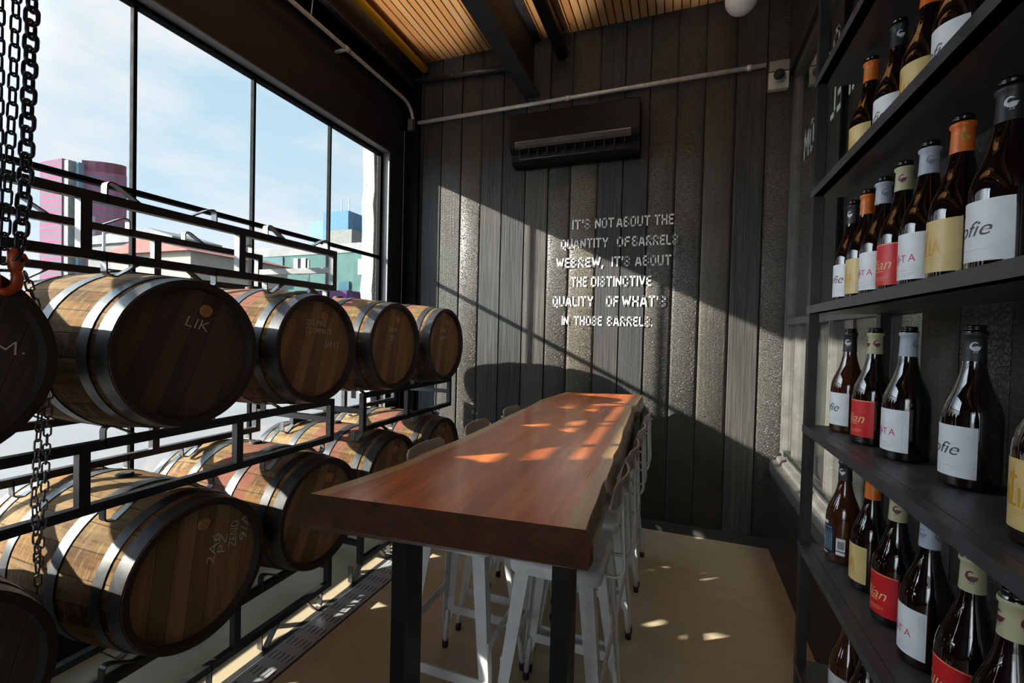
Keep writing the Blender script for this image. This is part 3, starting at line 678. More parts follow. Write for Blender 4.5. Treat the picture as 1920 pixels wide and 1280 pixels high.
# ================================================================ BARREL RACKS
XF, XK = -1.765, -2.305
def rack(label, y0, y1, posts, zlo, zhi, centres, foot=None, cross=True):
    """zlo: underside of lower rails, zhi: top of upper rails"""
    r = thing('barrel_rack', label, 'rack', (0, 0, 0), group='steel barrel racks')
    t = .030
    for x in (XF, XK):
        MB().box(x-t/2, x+t/2, y0, y1, zhi-t, zhi).build('rail', M['black_steel'], r)
        MB().box(x-t/2, x+t/2, y0, y1, zlo, zlo+t).build('rail', M['black_steel'], r)
        for p in posts:
            MB().box(x-t/2, x+t/2, p-t/2, p+t/2, zlo+t, zhi-t).build('post', M['black_steel'], r)
        for c in centres:
            for s in (-1, 1):
                yo, yi = c+s*.185, c+s*.085
                top = [(x, yo, zhi-.02), (x, yo, zhi+.024)]+bez((x, yo, zhi+.030), (x, yo-s*.004, zhi+.052), (x, yo-s*.035, zhi+.036), 5)+[(x, yi, zhi-.004)]
                MB().tube(top, 0, flat=(.005, .030)).build('cradle_bracket', M['galvanised_dark'], r)
                lo = zlo-(.050 if foot is None else zlo-foot)
                bot = [(x, yo, zlo+.02), (x, yo, lo+.024)]+bez((x, yo, lo+.018), (x, yo-s*.004, lo+.0035), (x, yo-s*.030, lo+.0035), 5)+[(x, yi, zlo+.004)]
                MB().tube(bot, 0, flat=(.005, .030)).build('cradle_bracket', M['galvanised_dark'], r)
    zc = (zlo+zhi)/2-.01
    for p in (posts[0], posts[-1]):
        MB().box(XK+t/2, XF-t/2, p-.012, p+.012, zc, zc+.030).build('cross_bar', M['black_steel'], r)
    return r
M['galvanised_dark'] = simple('bracket_steel', (.10, .10, .10), .4, .5, .35, 50)
P1, P2 = (.285, .87, 1.41, 1.96), (2.23, 2.70, 3.315)
C1, C2 = (.475, 1.11, 1.72), (2.33, 2.95)
rack('empty black steel rack on top of the near barrels', .27, 1.975, P1, 1.700, 1.915, C1)
rack('black steel rack between the near upper and lower barrels', .27, 1.975, P1, .885, 1.115, C1)
rack('black steel rack between the far upper and lower barrels by the back wall', 2.215, 3.33, P2, .885, 1.115, C2)
rack('black steel rack on the floor under the near lower barrels', .27, 1.975, P1, .085, .312, C1, foot=0)
rack('black steel rack on the floor under the far lower barrels, behind the table leg', 2.215, 3.33, P2, .085, .312, C2, foot=0)

# ================================================================ FLOOR DRAIN
dr = thing('floor_drain', 'long stainless slotted drain channel in the floor beside the racks', 'drain')
MB().box(-1.728, -1.580, -.5, 3.5, -.001, .0012).build('channel_frame', M['stainless'], dr)
MB().box(-1.760, -1.728, -.5, 3.5, -.001, .0008).box(-1.580, -1.568, -.5, 3.5, -.001, .0008).build('edge_seal', M['low_wall'], dr)
for seg in range(8):
    y0 = -.5+seg*.5; vs = []; fs = []; ms = []
    xs_ = [-1.722]
    for i in range(5): xs_ += [-1.706+i*.0262, -1.706+i*.0262+.0052]
    xs_ += [-1.586]
    ys_ = [y0+.002]
    for i in range(5): ys_ += [y0+.026+i*.0996, y0+.026+i*.0996+.050]
    ys_ += [y0+.498]
    nx = len(xs_)
    for yy in ys_:
        for xx in xs_: vs.append((xx, yy, .0022))
    for b in range(len(ys_)-1):
        for a in range(nx-1):
            fs.append((b*nx+a, b*nx+a+1, (b+1)*nx+a+1, (b+1)*nx+a)); ms.append(1 if (a % 2 == 1 and b % 2 == 1) else 0)
    m_ = MB(); m_.add(vs, fs); g_ = m_.build('grate', M['stainless'], dr); g_.data.materials.append(M['hole_black']); g_.data.polygons.foreach_set('material_index', ms)

# ================================================================ TABLE
tb = thing('bar_table', 'long live edge wooden bar table on black steel legs', 'table')
Lp = [(.935, -.907), (1.113, -.870), (1.265, -.845), (1.63, -.830), (2.1, -.828), (2.85, -.840), (3.34, -.790)]
Rp = [(1.008, -.185), (1.10, -.189), (1.36, -.196), (1.39, -.189), (1.61, -.205), (1.67, -.214), (1.79, -.211), (2.13, -.224), (2.60, -.246), (2.90, -.259), (2.97, -.236), (3.49, -.244)]
def interp(P, y):
    if y <= P[0][0]: return P[0][1]
    for (a, u), (b, v) in zip(P, P[1:]):
        if y <= b: return u+(v-u)*(y-a)/(b-a)
    return P[-1][1]
N, K = 90, 14; vs = []; uv = []
def wob(t, s): return .003*math.sin(t*19+s)+.0015*math.sin(t*43+2*s)
for i in range(N+1):
    t = i/N; yl = .935+(3.34-.935)*t; yr = 1.008+(3.49-1.008)*t
    xl = interp(Lp, yl)+wob(t, 1); xr = interp(Rp, yr)+wob(t, 2)
    row = []
    for k in range(K+1):
        u = k/K; row.append(((xl+(xr-xl)*u, yl+(yr-yl)*u, 1.06), (min(u, 1-u), 0)))
    ybl = yl+.02; ybr = yr+.035
    wl_ = wob(t*.5, 3)*1.5; wr_ = wob(t*.35, 4)*1.2
    row.append(((xr+.012+wr_, yr+(ybr-yr)*.4, 1.02), (0, .5)))
    row.append(((xr+.014+wr_, ybr, .975), (0, .8)))
    row.append(((xr+.002, ybr, .950), (0, 1)))
    row.append(((xl-.075+wl_, ybl, .950), (0, 1)))
    row.append(((xl-.090+wl_, ybl, .965), (0, .9)))
    row.append(((xl-.045+wl_, yl+.01, 1.015), (0, .5)))
    vs.append(row)
Q = len(vs[0]); mb = MB(); fl_uv = []
mb.v = [v for row in vs for v, _ in row]; uvs = [u for row in vs for _, u in row]
for i in range(N):
    for k in range(Q):
        mb.f.append((i*Q+k, i*Q+(k+1) % Q, (i+1)*Q+(k+1) % Q, (i+1)*Q+k)); mb.sm.append(k >= K and k != K)
mb.f.append(tuple(range(Q))[::-1]); mb.sm.append(False); mb.f.append(tuple(N*Q+k for k in range(Q))); mb.sm.append(False)
me = bpy.data.meshes.new('table_top'); me.from_pydata(mb.v, [], mb.f); me.polygons.foreach_set('use_smooth', mb.sm)
ul = me.uv_layers.new(name='edge')
for p in me.polygons:
    endcap = len(p.vertices) > 4
    for li, vi in zip(p.loop_indices, p.vertices): ul.data[li].uv = (.5, .2) if endcap else uvs[vi]
me.update(); bm_ = bmesh.new(); bm_.from_mesh(me); bmesh.ops.recalc_face_normals(bm_, faces=bm_.faces); bm_.to_mesh(me); bm_.free()
obj('table_top', me, M['table'], tb, label='reddish live edge slab with pale sapwood edges')
for x0, x1 in ((-.838, -.786), (-.312, -.262)):
    for y0, y1 in ((1.215, 1.315), (3.06, 3.16)):
        MB().box(x0, x1, y0, y1, 0, .950).build('leg', M['table_steel'], tb)
for y0, y1 in ((1.215, 1.315), (3.06, 3.16)):
    MB().box(-.786, -.312, y0, y1, .938, .950).build('cross_plate', M['table_steel'], tb)

# ================================================================ STOOLS
def rrect(h, r, n=5):
    out = []
    for cx, cy, a0 in ((h-r, h-r, 0), (-h+r, h-r, PI/2), (-h+r, -h+r, PI), (h-r, -h+r, 3*PI/2)):
        for k in range(n+1): out.append((cx+r*math.cos(a0+k*PI/2/n), cy+r*math.sin(a0+k*PI/2/n)))
    return out
def make_stool(label, loc, rz):
    r = thing('bar_stool', label, 'stool', loc, (0, 0, rz), 'white metal stools at the bar table')
    # seat: pressed sheet with rounded rim
    rings = [(.165, .655), (.167, .685), (.163, .697), (.150, .702), (.110, .698), (.02, .697)]
    vs = []; n = 24
    for h, z in rings: vs += [(x, y, z) for x, y in rrect(h, min(.05, h*.5))]
    fs = [(i*n+k, i*n+(k+1) % n, (i+1)*n+(k+1) % n, (i+1)*n+k) for i in range(len(rings)-1) for k in range(n)]
    fs.append(tuple((len(rings)-1)*n+k for k in range(n)))
    m_ = MB(); m_.add(vs, fs, True); m_.build('seat', M['white_paint'], r)
    T, Bt = .138, .205
    for sx in (-1, 1):
        for sy in (-1, 1):
            def ring(f, w):
                c = (T+(Bt-T)*f); z = .665*(1-f)+.03*f; X, Y = sx*c, sy*c; th = .004
                return [(X, Y, z), (X-sx*w, Y, z), (X-sx*w, Y-sy*th, z), (X-sx*th, Y-sy*th, z), (X-sx*th, Y-sy*w, z), (X, Y-sy*w, z)]
            m_ = MB(); rg = [ring(0, .052), ring(.45, .044), ring(.80, .036), ring(.88, .014), ring(1.0, .010)]
            vs = [v for g in rg for v in g]
            fs = [(i*6+k, i*6+(k+1) % 6, (i+1)*6+(k+1) % 6, (i+1)*6+k) for i in range(len(rg)-1) for k in range(6)]+[tuple(range(6)), tuple((len(rg)-1)*6+k for k in range(6))]
            m_.add(vs, fs)
            def cpos(f): c = T+(Bt-T)*f-.012; return (sx*c, sy*c, .665*(1-f)+.03*f)
            m_.tube([cpos(.74), cpos(.76), cpos(1.0)], [.004, .011, .011], 10)
            lg = m_.build('leg', M['white_paint'], r)
            e_ = cpos(1.0); MB().tube([(e_[0], e_[1], .034), (e_[0]+sx*.002, e_[1]+sy*.002, 0)], .0145, 12).build('rubber_foot', M['rubber'], lg)
    def at(f): return T+(Bt-T)*f
    for z, ax in ((.325, 'x'), (.195, 'y')):
        f = (.665-z)/.635; c = at(f)
        for s in (-1, 1):
            if ax == 'x': m_ = MB().box(s*c-.004, s*c+.004, -c+.004, c-.004, z-.018, z+.018)
            else: m_ = MB().box(-c+.004, c-.004, s*c-.004, s*c+.004, z-.018, z+.018)
            m_.build('footrest', M['white_paint'], r)
    # low back on +x: two bent tubes and a curved plate
    for s in (-1, 1):
        y0 = s*.085
        pts = [(.150, y0, .672), (.185, y0, .668)]+bez((.200, y0, .668), (.236, y0, .670), (.236, y0, .715), 6)+[(.228, y0, .86), (.222, y0*.95, .985)]
        MB().tube(pts, .0065, 8).build('back_tube', M['stool_tube'], r)
        MB().tube([(.215, y0*.95, .958), (.243, y0*.95, .962)], .006, 8).build('wing_nut', M['stool_tube'], r)
    vs = []; n = 12
    for i in range(n+1):
        a = (-1, -.97, -.9, -.84, -.6, -.3, 0, .3, .6, .84, .9, .97, 1)[i]; y = a*.150; x = .222-.030*a*a*0.9; zt = 1.012-.016*max(0, abs(a)-.84)/.16; zb = .915+.010*max(0, abs(a)-.84)/.16
        lean = .010
        vs += [(x-lean, y, zb), (x+lean*.4, y, zt), (x+lean*.4+.007, y, zt), (x-lean+.007, y, zb)]
    fs = [(i*4+k, i*4+(k+1) % 4, (i+1)*4+(k+1) % 4, (i+1)*4+k) for i in range(n) for k in range(4)]+[(0, 1, 2, 3), tuple(n*4+k for k in (3, 2, 1, 0))]
    m_ = MB(); m_.add(vs, fs, False); m_.build('backrest', M['stool_plate'], r)
    return r
SR = [(-.385, 1.655, 'white metal stool under the near right corner of the table'), (-.385, 2.09, 'second white stool along the right side of the table'),
      (-.385, 2.53, 'third white stool along the right side of the table'), (-.385, 2.98, 'farthest white stool on the right side, nearest the charred wall')]
SL = [(-.805, 1.70, 'nearest white stool on the left side of the table, facing the barrels row'), (-.805, 2.225, 'middle white stool on the left side of the table'),
      (-.805, 2.76, 'farthest white stool on the left side of the table')]
st0 = None
for side, rows_ in ((0, SR), (PI, SL)):
    for x, y, lab in rows_:
        if st0 is None: st0 = make_stool(lab, (x, y, 0), 0)
        else:
            c = copy_tree(st0); c.location = (x, y, 0); c.rotation_euler = (0, 0, side); c['label'] = lab

# ================================================================ BOTTLE SHELF
sh = thing('bottle_shelf', 'tall black steel shelf unit of beer bottles along the right side', 'shelf')
SX0, SX1, SY0, SY1 = .380, .588, .36, 1.672
shelf_z = [2.311, 1.968, 1.606, 1.232, .856, .477, .13]
for x0, x1 in ((SX0, SX0+.026), (SX1-.026, SX1)):
    for y0, y1 in ((SY0, SY0+.026), (SY1-.030, SY1)):
        MB().box(x0, x1, y0, y1, 0, 2.75).build('post', M['shelf_post'], sh)
for z in shelf_z:
    m_ = MB().box(SX0-.001, SX1, SY0+.001, SY1-.001, z-.024, z-.0015).box(SX0-.002, SX0+.024, SY0, SY1, z-.024, z)
    m_.box(SX0+.026, SX1, SY0+.001, SY1-.001, z-.003, z)
    m_.build('shelf_board', M['shelf_steel'], sh)

# ================================================================ BOTTLES
BR = .0435
bprof = [(0, .030), (.0, BR-.006), (.003, BR-.001), (.008, BR), (.125, BR), (.140, BR-.0015), (.155, BR-.005), (.170, BR-.0105), (.185, BR-.0165), (.200, BR-.0210), (.215, BR-.0245), (.230, BR-.0268), (.250, .0155), (.268, .0148), (.286, .0142), (.287, .0170), (.292, .0170), (.294, .0140), (.301, .0138)]
def cyl_r(z):
    for (a, r), (b, q) in zip(bprof[1:], bprof[2:]):
        if a <= z <= b and b > a: return r+(q-r)*(z-a)/(b-a)
    return BR
BT = {}
BT['glass'] = MB().lathe(bprof, 'z', 36).mesh('bottle_glass')
BT['capsule'] = MB().lathe([(.236, cyl_r(.236)+.0010), (.250, cyl_r(.25)+.0011), (.268, cyl_r(.268)+.0012), (.281, .0155), (.2835, .0182), (.288, .0184), (.2905, .0165)], 'z', 32, cap=False).mesh('capsule')
BT['crown'] = MB().lathe([(.289, .0150), (.292, .0156), (.2925, .0145), (.297, .0142), (.2985, .0152), (.302, .0150), (.3035, .0128), (.304, .003)], 'z', 28).mesh('crown_cap')
def wrap(vs2, fs, rr, a_c, z0, off=.0006):
    """2D (u metres along the arc, v metres up) to the cylinder; a_c: angle of u = 0; seen from outside u runs rightwards"""
    out = []
    for u, v in vs2:
        z = z0+v; R_ = (rr if rr else cyl_r(z))+off; a = a_c+u/R_
        out.append((R_*math.cos(a), R_*math.sin(a), z))
    return out, fs
def strip(u0, u1, v0, v1, n=24):
    vs = []; fs = []
    for i in range(n+1): u = u0+(u1-u0)*i/n; vs += [(u, v0), (u, v1)]
    for i in range(n): fs.append((2*i, 2*i+2, 2*i+3, 2*i+1))
    return vs, fs
def subdiv_text(vs, fs): return vs, fs
LW = .118
def label_mesh(): 
    m_ = MB(); m_.add(*wrap(*strip(-LW/2, LW/2, .022, .116, 30), BR, PI, 0), True); return m_.mesh('paper_label')
BT['label'] = label_mesh()
def ink(parts):
    m_ = MB()
    for vs, fs in parts: m_.add(*wrap(vs, fs, BR, PI, 0, .0010))
    return m_.mesh('label_lettering')
def ln_(u0, u1, v, t=.0006): return strip(u0, u1, v, v+t, 8)
def tx(body, u0, u1, v, h, **k):
    vs, fs = text_fit(body, u0, u1, h, **k); return [(a, b+v) for a, b in vs], fs
def heart(u, v, s): 
    pts = [(u, v-s), (u+s, v), (u+s*.6, v+s*.5), (u, v+s*.2), (u-s*.6, v+s*.5), (u-s, v)]; return pts, [(0, 1, 2, 3), (0, 3, 4, 5)]
def serif(body, u0, u1, v, h):
    vs, fs = text_fit(body, u0, u1, h, bold=.006); vs = [(a, b+v) for a, b in vs]; n = len(body); w = (u1-u0)/n
    return vs, fs
def flower(u, v, s):
    vs = [(u, v)]; n = 24
    for k in range(n): rr = s*(.72+.28*math.cos(5*k*2*PI/n)); vs.append((u+rr*math.cos(k*2*PI/n), v+rr*math.sin(k*2*PI/n)))
    return vs, [(0, k+1, (k+1) % n+1) for k in range(n)]
kinds = {
 'white_script': dict(cap='cap_black', lab='label_white', goose='ink_white', inks=[('ink_dark', [tx('Sofie', -.036, .036, .062, .022, shear=.35, bold=-.002), ln_(-.03, .030, .040, .0003)]), ('ink_green', [heart(-.012, .098, .003)])]),
 'gold': dict(cap='cap_orange', lab='label_gold', goose='ink_bronze', inks=[('ink_gold', [serif('HALIA', -.044, .032, .052, .026), flower(-.002, .092, .008), strip(-.012, -.009, .060, .086), strip(-.003, .000, .060, .086)]), ('ink_bronze', [ln_(-.03, .03, .046), ln_(-.03, .028, .042, .0004)])]),
 'white_pink': dict(cap='cap_white', lab='label_white', goose='ink_grey', inks=[('ink_pale_pink', [flower(-.006, .064, .014)]), ('ink_pink', [tx('LOLITA', -.050, .036, .058, .0145, bold=.004, spacing=1.45), ln_(-.032, .022, .040), ]), ('ink_grey', [ln_(-.03, .034, .034, .0004), ln_(-.03, .030, .030, .0004), heart(-.014, .104, .0016), strip(.048, .0482, .026, .110)])]),
 'red': dict(cap='cap_cream', lab='label_red', goose='ink_maroon', inks=[('ink_cream', [tx('Gillian', -.042, .040, .058, .023, shear=.35, bold=.0), ln_(-.026, .022, .053, .0016), ln_(-.034, .034, .040, .0007), ln_(-.034, .034, .0365, .0007), ln_(-.034, .026, .033, .0007), strip(-LW/2, LW/2, .1135, .1150, 30)])]),
}
def back_label():
    a = MB(); a.add(*wrap(*strip(-.010, .030, .026, .108, 12), BR, PI, 0, .0010))
    b = MB(); b.add(*wrap(*strip(.034, .056, .040, .076, 8), BR, PI, 0, .0010)); b.add(*wrap(*strip(.034, .056, .028, .037, 8), BR, PI, 0, .0010))
    t_ = []
    for i in range(5): t_.append(strip(-.006+i*.0065, -.0025+i*.0065, .034, .086, 2))
    t_.append(tx('765ml', -.008, .022, .088, .006, bold=.01)); t_.append(strip(-.004, .022, .098, .102, 4))
    c = MB()
    for vs, fs in t_: c.add(*wrap(vs, fs, BR, PI, 0, .0014))
    d = MB()
    for i in range(9): d.add(*wrap(*strip(.0375+i*.0018, .0383+i*.0018+(i % 3)*.0003, .046, .068, 1), BR, PI, 0, .0014))
    return a.mesh('back_label'), b.mesh('barcode_panel'), c.mesh('label_lettering'), d.mesh('barcode')
BACK = back_label()
def goose_mesh():
    # silhouette of a long necked bird: body, curved neck, head, beak, legs (metres, about 16 mm tall)
    parts = []; n = 18
    body = [(.0046*math.cos(a)+.0004, -.0014+.0042*math.sin(a)) for a in [PI+PI*k/n for k in range(n+1)]]+[(.0064, .0006), (.0038, .0003), (.0012, .0006), (-.0014, -.0002)]
    parts.append((body, [tuple(range(len(body)))]))
    path = [(-.0034, -.0024), (-.0041, -.0002), (-.0038, .0022), (-.0026, .0042), (-.0008, .0052), (.0010, .0048)]; wd = [.0018, .0016, .0013, .0011, .0011, .0010]
    vs = []; 
    for i, (p, w) in enumerate(zip(path, wd)):
        q, r_ = path[max(0, i-1)], path[min(len(path)-1, i+1)]; dx, dy = r_[0]-q[0], r_[1]-q[1]; l = math.hypot(dx, dy); nx, ny = -dy/l, dx/l
        vs += [(p[0]+nx*w*.8, p[1]+ny*w*.8), (p[0]-nx*w*.8, p[1]-ny*w*.8)]
    parts.append((vs, [(2*i, 2*i+1, 2*i+3, 2*i+2) for i in range(len(path)-1)]))
    parts.append(([(.0006, .0056), (.0006, .0040), (.0030, .0040)], [(0, 1, 2)]))
    for u in (-.0006, .0018): parts.append(([(u, -.0052), (u+.0005, -.0052), (u+.0005, -.0076), (u-.0012, -.0078), (u-.0010, -.0072), (u, -.0071)], [(0, 1, 2, 5), (2, 3, 4, 5)]))
    m_ = MB()
    for vs, fs in parts: m_.add(*wrap([(a*1.5, b*1.5) for a, b in vs], fs, None, 0, .263, .0017))
    return m_.mesh('bird_emblem')
BT['goose'] = goose_mesh()
for k, d in kinds.items(): d['ink_meshes'] = [(mn, ink(ps)) for mn, ps in d['inks']]
def bottle(kind, x, y, z, label, group, rot=0.0, emb=(PI,), glass='brown_glass', back=False, capsule=True):
    d = kinds[kind]
    r = thing('beer_bottle', label, 'bottle', (x, y, z), (0, 0, rot), group)
    obj('bottle_glass', BT['glass'], M[glass], r)
    if capsule:
        cp = obj('capsule', BT['capsule'], M[d['cap']], r)
        for e_ in emb: obj('bird_emblem', BT['goose'], M[d['goose']], cp, rot=(0, 0, e_-rot))
    obj('crown_cap', BT['crown'], M['crown_black'], r)
    lb = obj('paper_label', BT['label'], M[d['lab']], r)
    for mn, me_ in d['ink_meshes']: obj('label_lettering', me_, M[mn], lb)
    if back:
        a, b, c_, e2 = BACK; q = obj('back_label', a, M['label_dark'], r, rot=(0, 0, 1.15))
        obj('barcode_panel', b, M['label_white'], q); obj('label_lettering', c_, M['ink_blue_grey'], q); obj('barcode', e2, M['ink_dark'], q)
    return r
A_, B_, C_, D_, E_ = (shelf_z[i] for i in (1, 2, 3, 4, 5))
gA, gB, gC, gD, gE = ('bottles on the shelf at the top right', 'bottles on the shelf just above eye level', 'bottles on the shelf just below eye level', 'bottles on the second lowest shelf in view', 'bottles on the lowest shelf in view')
em = lambda deg: math.radians(deg)
# top shelf
bottle('gold', .470, 1.50, A_, 'bottle with orange capsule on the top stocked shelf, first from the far post', gA, 0, (em(232),))
bottle('white_script', .474, 1.345, A_, 'bottle with black capsule on the top stocked shelf, between two orange capped ones', gA, 0, (em(262),))
bottle('gold', .474, 1.20, A_, 'bottle with orange capsule cut by the top edge of the picture', gA, 0, (em(230),))
bottle('white_script', .476, 1.075, A_, 'top right bottle showing only its pale label under the picture edge', gA, 0, (em(230),))
# shelf above eye level
for k, (kind, yy, lab, e_) in enumerate((('white_script', 1.592, 'black capsuled bottle nearest the far post in the row above eye level', 218),
        ('gold', 1.487, 'orange capsuled bottle second from the far post, row above eye level', 190), ('white_pink', 1.385, 'white capsuled bottle between orange and cream capsules, row above eye level', 262),
        ('red', 1.275, 'cream capsuled bottle with red label in the row above eye level', 236), ('white_pink', 1.165, 'white capsuled bottle right of the cream capsuled one, row above eye level', 256),
        ('gold', 1.050, 'large orange capsuled bottle with gold label, row above eye level', 258), ('white_script', .925, 'nearest bottle at the right edge, dark capsule, row above eye level', 245))):
    bottle(kind, .470, yy, B_, lab, gB, math.radians((3, -2, 4, -3, 2, -4, 0)[k]), (em(e_),))
# shelf below eye level
bottle('white_script', .474, 1.592, C_, 'amber glass bottle with black capsule, first from the far post below eye level', gC, 0, (em(234),), 'amber_glass')
bottle('red', .480, 1.430, C_, 'bottle with cream capsule and bright red label below eye level', gC, 0, (em(264), em(186)))
bottle('white_pink', .492, 1.278, C_, 'bottle with pale capsule and pink lettering below eye level', gC, 0, (em(300),))
bottle('white_script', .520, 1.092, C_, 'large bottle with black capsule and green dotted white label below eye level', gC, 0, (em(246),))
bottle('gold', .474, .805, C_, 'bottle with gold label cut by the right edge below eye level', gC, 0, (em(250),))
# second lowest
bottle('white_script', .470, 1.575, D_, 'black capsuled bottle turned to its dark barcode back label', gD, -1.0, (em(222),), 'amber_glass', back=True)
bottle('gold', .486, 1.425, D_, 'orange capsuled bottle with cream gold label on the second lowest shelf', gD, -.25, (em(268),))
bottle('red', .484, 1.275, D_, 'red labelled bottle half hidden behind a white labelled one on the second lowest shelf', gD, 0, (em(240),))
bottle('white_pink', .484, 1.135, D_, 'white capsuled bottle with white label on the second lowest shelf', gD, -.15, (em(200), em(300)))
bottle('red', .470, .965, D_, 'cream capsuled bottle with large red label at the bottom edge', gD, .1, (em(238),))
bottle('red', .452, .832, D_, 'cream capsuled bottle in the bottom right corner with no label showing', gD, 1.3, (em(180), em(290)))
# lowest
bottle('white_script', .462, 1.47, E_, 'uncapped brown bottle with a white label strip, lowest in view', gE, .0, (), 'amber_glass', capsule=False)
bottle('gold', .462, 1.345, E_, 'dark bottle just showing its shoulder under the second lowest shelf', gE, 2.4, (em(200),))

# ================================================================ CHAINS AND HOOK
def link_mesh(L, w, r):
    pts = []; s = L/2-w/2
    for k in range(9): a = -PI/2+PI*k/8; pts.append((0, (w/2)*math.sin(a), s+(w/2)*math.cos(a)) if False else ((w/2)*math.sin(a), 0, s+(w/2)*math.cos(a)))
    for k in range(9): a = PI/2+PI*k/8; pts.append(((w/2)*math.sin(a), 0, -s+(w/2)*math.cos(a)))
    return MB().tube(pts, r, 6, closed=True).mesh('chain_link')
def chain(label, pts, L, w, r, mat_, tw=0.3):
    me_ = link_mesh(L, w, r); pitch = L-2.0*r*1.15
    t = thing('chain', label, 'chain', pts[0], group='hoist chains')
    base = Vector(pts[0]); seg = [Vector(p) for p in pts]; acc = 0; i = 0; k = 0
    tot = sum((b-a).length for a, b in zip(seg, seg[1:])); d = pitch/2
    while d < tot:
        q = d; 
        for a, b in zip(seg, seg[1:]):
            l = (b-a).length
            if q <= l: break
            q -= l
        dirn = (b-a).normalized(); p = a+dirn*q
        o = obj('chain_link', me_, mat_, t)
        rot = dirn.to_track_quat('Z', 'Y').to_matrix().to_4x4() @ Matrix.Rotation((k % 2)*PI/2+tw, 4, 'Z')
        o.location = p-base; o.rotation_euler = rot.to_euler()
        d += pitch; k += 1
    return t
XC = -1.60
chain('thick dark chain holding the orange hook', [(XC, .725, 3.72), (XC, .678, 2.331), (XC, .666, 1.874), (XC, .656, 1.690)], .046, .0270, .0050, M['chain_steel'], .95)
chain('thin dark chain left of the thick one', [(XC-.01, .700, 3.72), (XC-.01, .652, 2.314), (XC-.01, .645, 2.04), (XC-.01, .630, 1.66)], .044, .0190, .0030, M['chain_steel'], .95)
chain('thin dark chain at the left edge of the picture', [(XC-.01, .650, 3.72), (XC-.01, .622, 2.293), (XC-.01, .618, 1.75), (XC-.01, .615, 1.66)], .044, .0190, .0030, M['chain_steel'], .95)
chain('bright loose chain hanging below the hook between barrels, left strand', [(XC+.005, .664, 1.625), (XC-.10, .762, 1.42), (XC-.11, .745, 1.235), (XC-.11, .732, 1.0), (XC-.11, .742, .77)], .033, .0150, .0026, M['chain_bright'], .95)
chain('bright loose chain hanging below the hook between barrels, right strand', [(XC-.115, .770, 1.33), (XC-.115, .765, 1.235), (XC-.115, .757, 1.0), (XC-.115, .745, .77), (XC-.115, .744, .715)], .033, .0150, .0026, M['chain_bright'], .5)
hk = thing('hoist_hook', 'orange lifting hook hanging on the thick chain by the left barrel', 'hook', (XC, .648, 1.655))
MB().lathe([(-.034, .006), (-.026, .013), (-.008, .0165), (.010, .0155), (.022, .011), (.030, .008)], 'z', 14).tube([(0, -.012, .012), (0, .014, .010), (0, .022, -.004)], [.008, .010, .007], 8).build('hook_body', M['orange_paint'], hk)
MB().tube([(0, .0, -.025), (0, .004, -.045), (0, .0, -.070), (0, -.016, -.085), (0, -.034, -.080)], [.011, .0125, .013, .012, .009], 10).build('hook_claw', M['orange_paint'], hk)
MB().tube([(0, -.055, .004), (0, -.048, -.012), (0, -.040, -.030), (0, -.036, -.055), (0, -.034, -.080)], [.006, .011, .011, .010, .009], 10).build('hook_claw', M['orange_paint'], hk)
MB().tube([(.012, .010, .036), (.016, .004, .018), (.014, -.004, .002), (.006, -.010, -.008)], .0045, 8).build('shackle', M['chain_steel'], hk)
MB().tube([(0, .004, -.028), (0, -.044, -.032)], .004, 8).build('safety_latch', M['chain_bright'], hk)
MB().tube([(-.016, .004, .0), (.018, .004, .0)], .006, 8).build('pin', M['rubber'], hk)
hb = MB().box(XC-.09, XC+.09, .60, .78, 3.70, 3.93); tag(hb.build('hoist_block', M['rubber']), 'hoist block under the ceiling above the chains', 'hoist')

# ================================================================ STREET OUTSIDE
struct(MB().box(-140, -2.66, -60, 160, -.35, -.12).build('ground', M['street']))
def quadbox(p0, p1, depth, z0, z1):
    """wall slab from p0 to p1 (plan points), depth going away from the room"""
    a, b = Vector(p0), Vector(p1); d = (b-a).normalized(); n = Vector((-d.y, d.x))
    if n.y < 0: n = -n
    q = [a, b, b+n*depth, a+n*depth]
    m_ = MB(); m_.add([(v.x, v.y, z0) for v in q]+[(v.x, v.y, z1) for v in q], [(0, 1, 2, 3), (4, 5, 6, 7), (0, 1, 5, 4), (1, 2, 6, 5), (2, 3, 7, 6), (3, 0, 4, 7)]); return m_
tl = thing('teal_building', 'teal rendered building across the street with white shuttered windows', 'building')
quadbox((-34, 24.0), (-12, 23.3), 8, -.1, 6.35).build('wall', M['teal_render'], tl)
quadbox((-34, 23.95), (-12, 23.25), 8, 6.35, 6.95).build('roof_band', M['white_band'], tl)
def onwall(x): return 24.0+(x+34)/22*(-.7)
for xa, xb, z0, z1 in ((-24.5, -23.5, 5.55, 6.35), (-19.05, -18.1, 5.3, 6.1)):
    w_ = MB().box(xa, xb, onwall(xa)-.10, onwall(xa)-.02, z0-.35, z1-.25).build('window', M['window_dark'], tl)
    wd = (xb-xa)*.36
    MB().box(xa-.02, xa+wd, onwall(xa)-.16, onwall(xa)-.10, z0-.40, z1-.22).build('shutter', M['shutter'], w_)
    MB().box(xb-wd, xb+.02, onwall(xa)-.16, onwall(xa)-.10, z0-.40, z1-.22).build('shutter', M['shutter'], w_)
MB().box(-28.6, -25.6, onwall(-27)-.12, onwall(-27)+.02, 5.2, 6.3).build('glass_block_panel', M['block_glass'], tl)
MB().box(-20.6, -19.8, onwall(-20)-.12, onwall(-20)+.02, 3.0, 4.5).build('door', M['door_blue'], tl)
MB().box(-20.9, -17.2, 20.2, 21.5, -.1, 3.6).build('purple_container', M['purple_paint'], tl)  # purple container standing in front of the teal wall
pt = thing('pink_tower', 'tall pink and grey striped tower block behind the chains', 'tower', (-102, 48, 0))
MB().box(-4, 2.5, -2, 1, 0, 29.3).build('slab', M['pink_stripes'], pt)
MB().box(2.5, 3.9, -1.8, 1, 0, 29.0).build('white_strip', M['white_band'], pt)
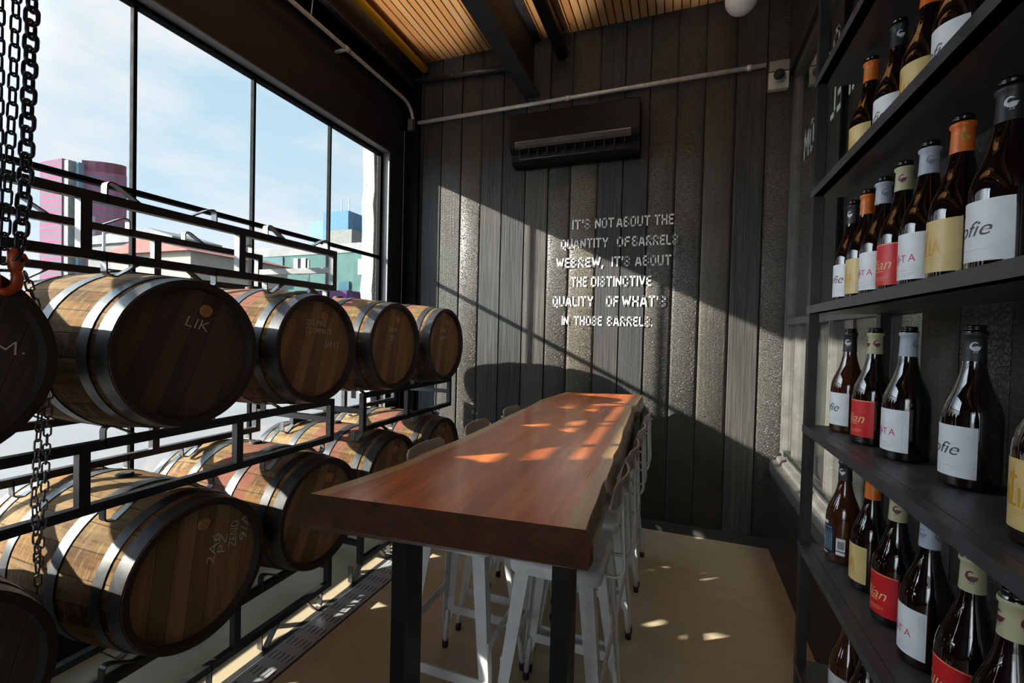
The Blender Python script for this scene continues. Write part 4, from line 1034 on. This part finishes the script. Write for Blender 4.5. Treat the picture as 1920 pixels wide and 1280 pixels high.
MB().box(3.9, 4.9, -.9, 1, 0, 28.8).build('glass_strip', M['tower_pale'], pt)
pl = [(4.7, -.3), (5.4, .2), (6.4, .8), (7.5, 1.6), (8.4, 2.5), (8.9, 3.6), (8.7, 4.2), (4.7, 4.2)]
m_ = MB(); m_.prism(pl, 'z', 0, 27.6); m_.build('curved_wing', M['pink_stripes'], pt)
m_ = MB(); m_.prism([(a*.985, b) for a, b in pl], 'z', 27.6, 29.4); m_.build('roof_parapet', M['ink_maroon'], pt)
bt = thing('blue_tower', 'distant blue glass office tower with roof antennas', 'tower', (-108, 118, 0))
MB().box(-6, 1.0, -2, 12, 0, 36).build('pale_wing', M['tower_pale'], bt)
MB().box(1.2, 11.0, -4, 12, 0, 38).build('glass_block', M['tower_blue'], bt)
MB().box(4.5, 14.5, -6.5, 10, 0, 31.5).build('beige_block', M['tower_beige'], bt)
for xx in (3, 6): MB().box(xx, xx+.25, 2, 2.25, 38, 44).build('antenna', M['pole_grey'], bt)
rh = thing('red_roof_house', 'low beige house with a red tiled roof across the street', 'house')
MB().box(-26.0, -20.4, 13.9, 19.2, -.1, 4.75).build('wall', M['beige_render'], rh)
m_ = MB(); m_.prism([(-26.3, 4.75), (-20.1, 4.75), (-23.2, 5.45)], 'y', 13.6, 19.5); m_.build('roof', M['roof_red'], rh)
MB().box(-21.4, -20.8, 16.8, 17.4, 4.8, 6.0).build('chimney', M['beige_render'], rh)
gh = thing('grey_house', 'plain pale grey building left of the red roofed house', 'house')
MB().box(-40, -31.0, 20.0, 23, -.1, 7.0).build('wall', M['grey_render'], gh)
m_ = MB(); m_.prism([(-40.3, 7.0), (-30.8, 7.0), (-30.8, 7.2), (-33.5, 7.9), (-40.3, 7.5)], 'y', 19.8, 23.2); m_.build('roof', M['white_band'], gh)
for nm, lab, xx, yy, hh in (('utility_pole', 'grey utility pole in front of the pink tower', -42.9, 21.7, 9.7), ('utility_pole', 'thin grey pole beside the pale grey building', -27.9, 14.6, 6.4), ('utility_pole', 'short grey pole in front of the teal building', -19.6, 19.9, 5.3)):
    tag(MB().tube([(xx, yy, -.1), (xx, yy, hh)], .16 if hh > 9 else .07, 10).build(nm, M['pole_grey']), lab, 'pole')
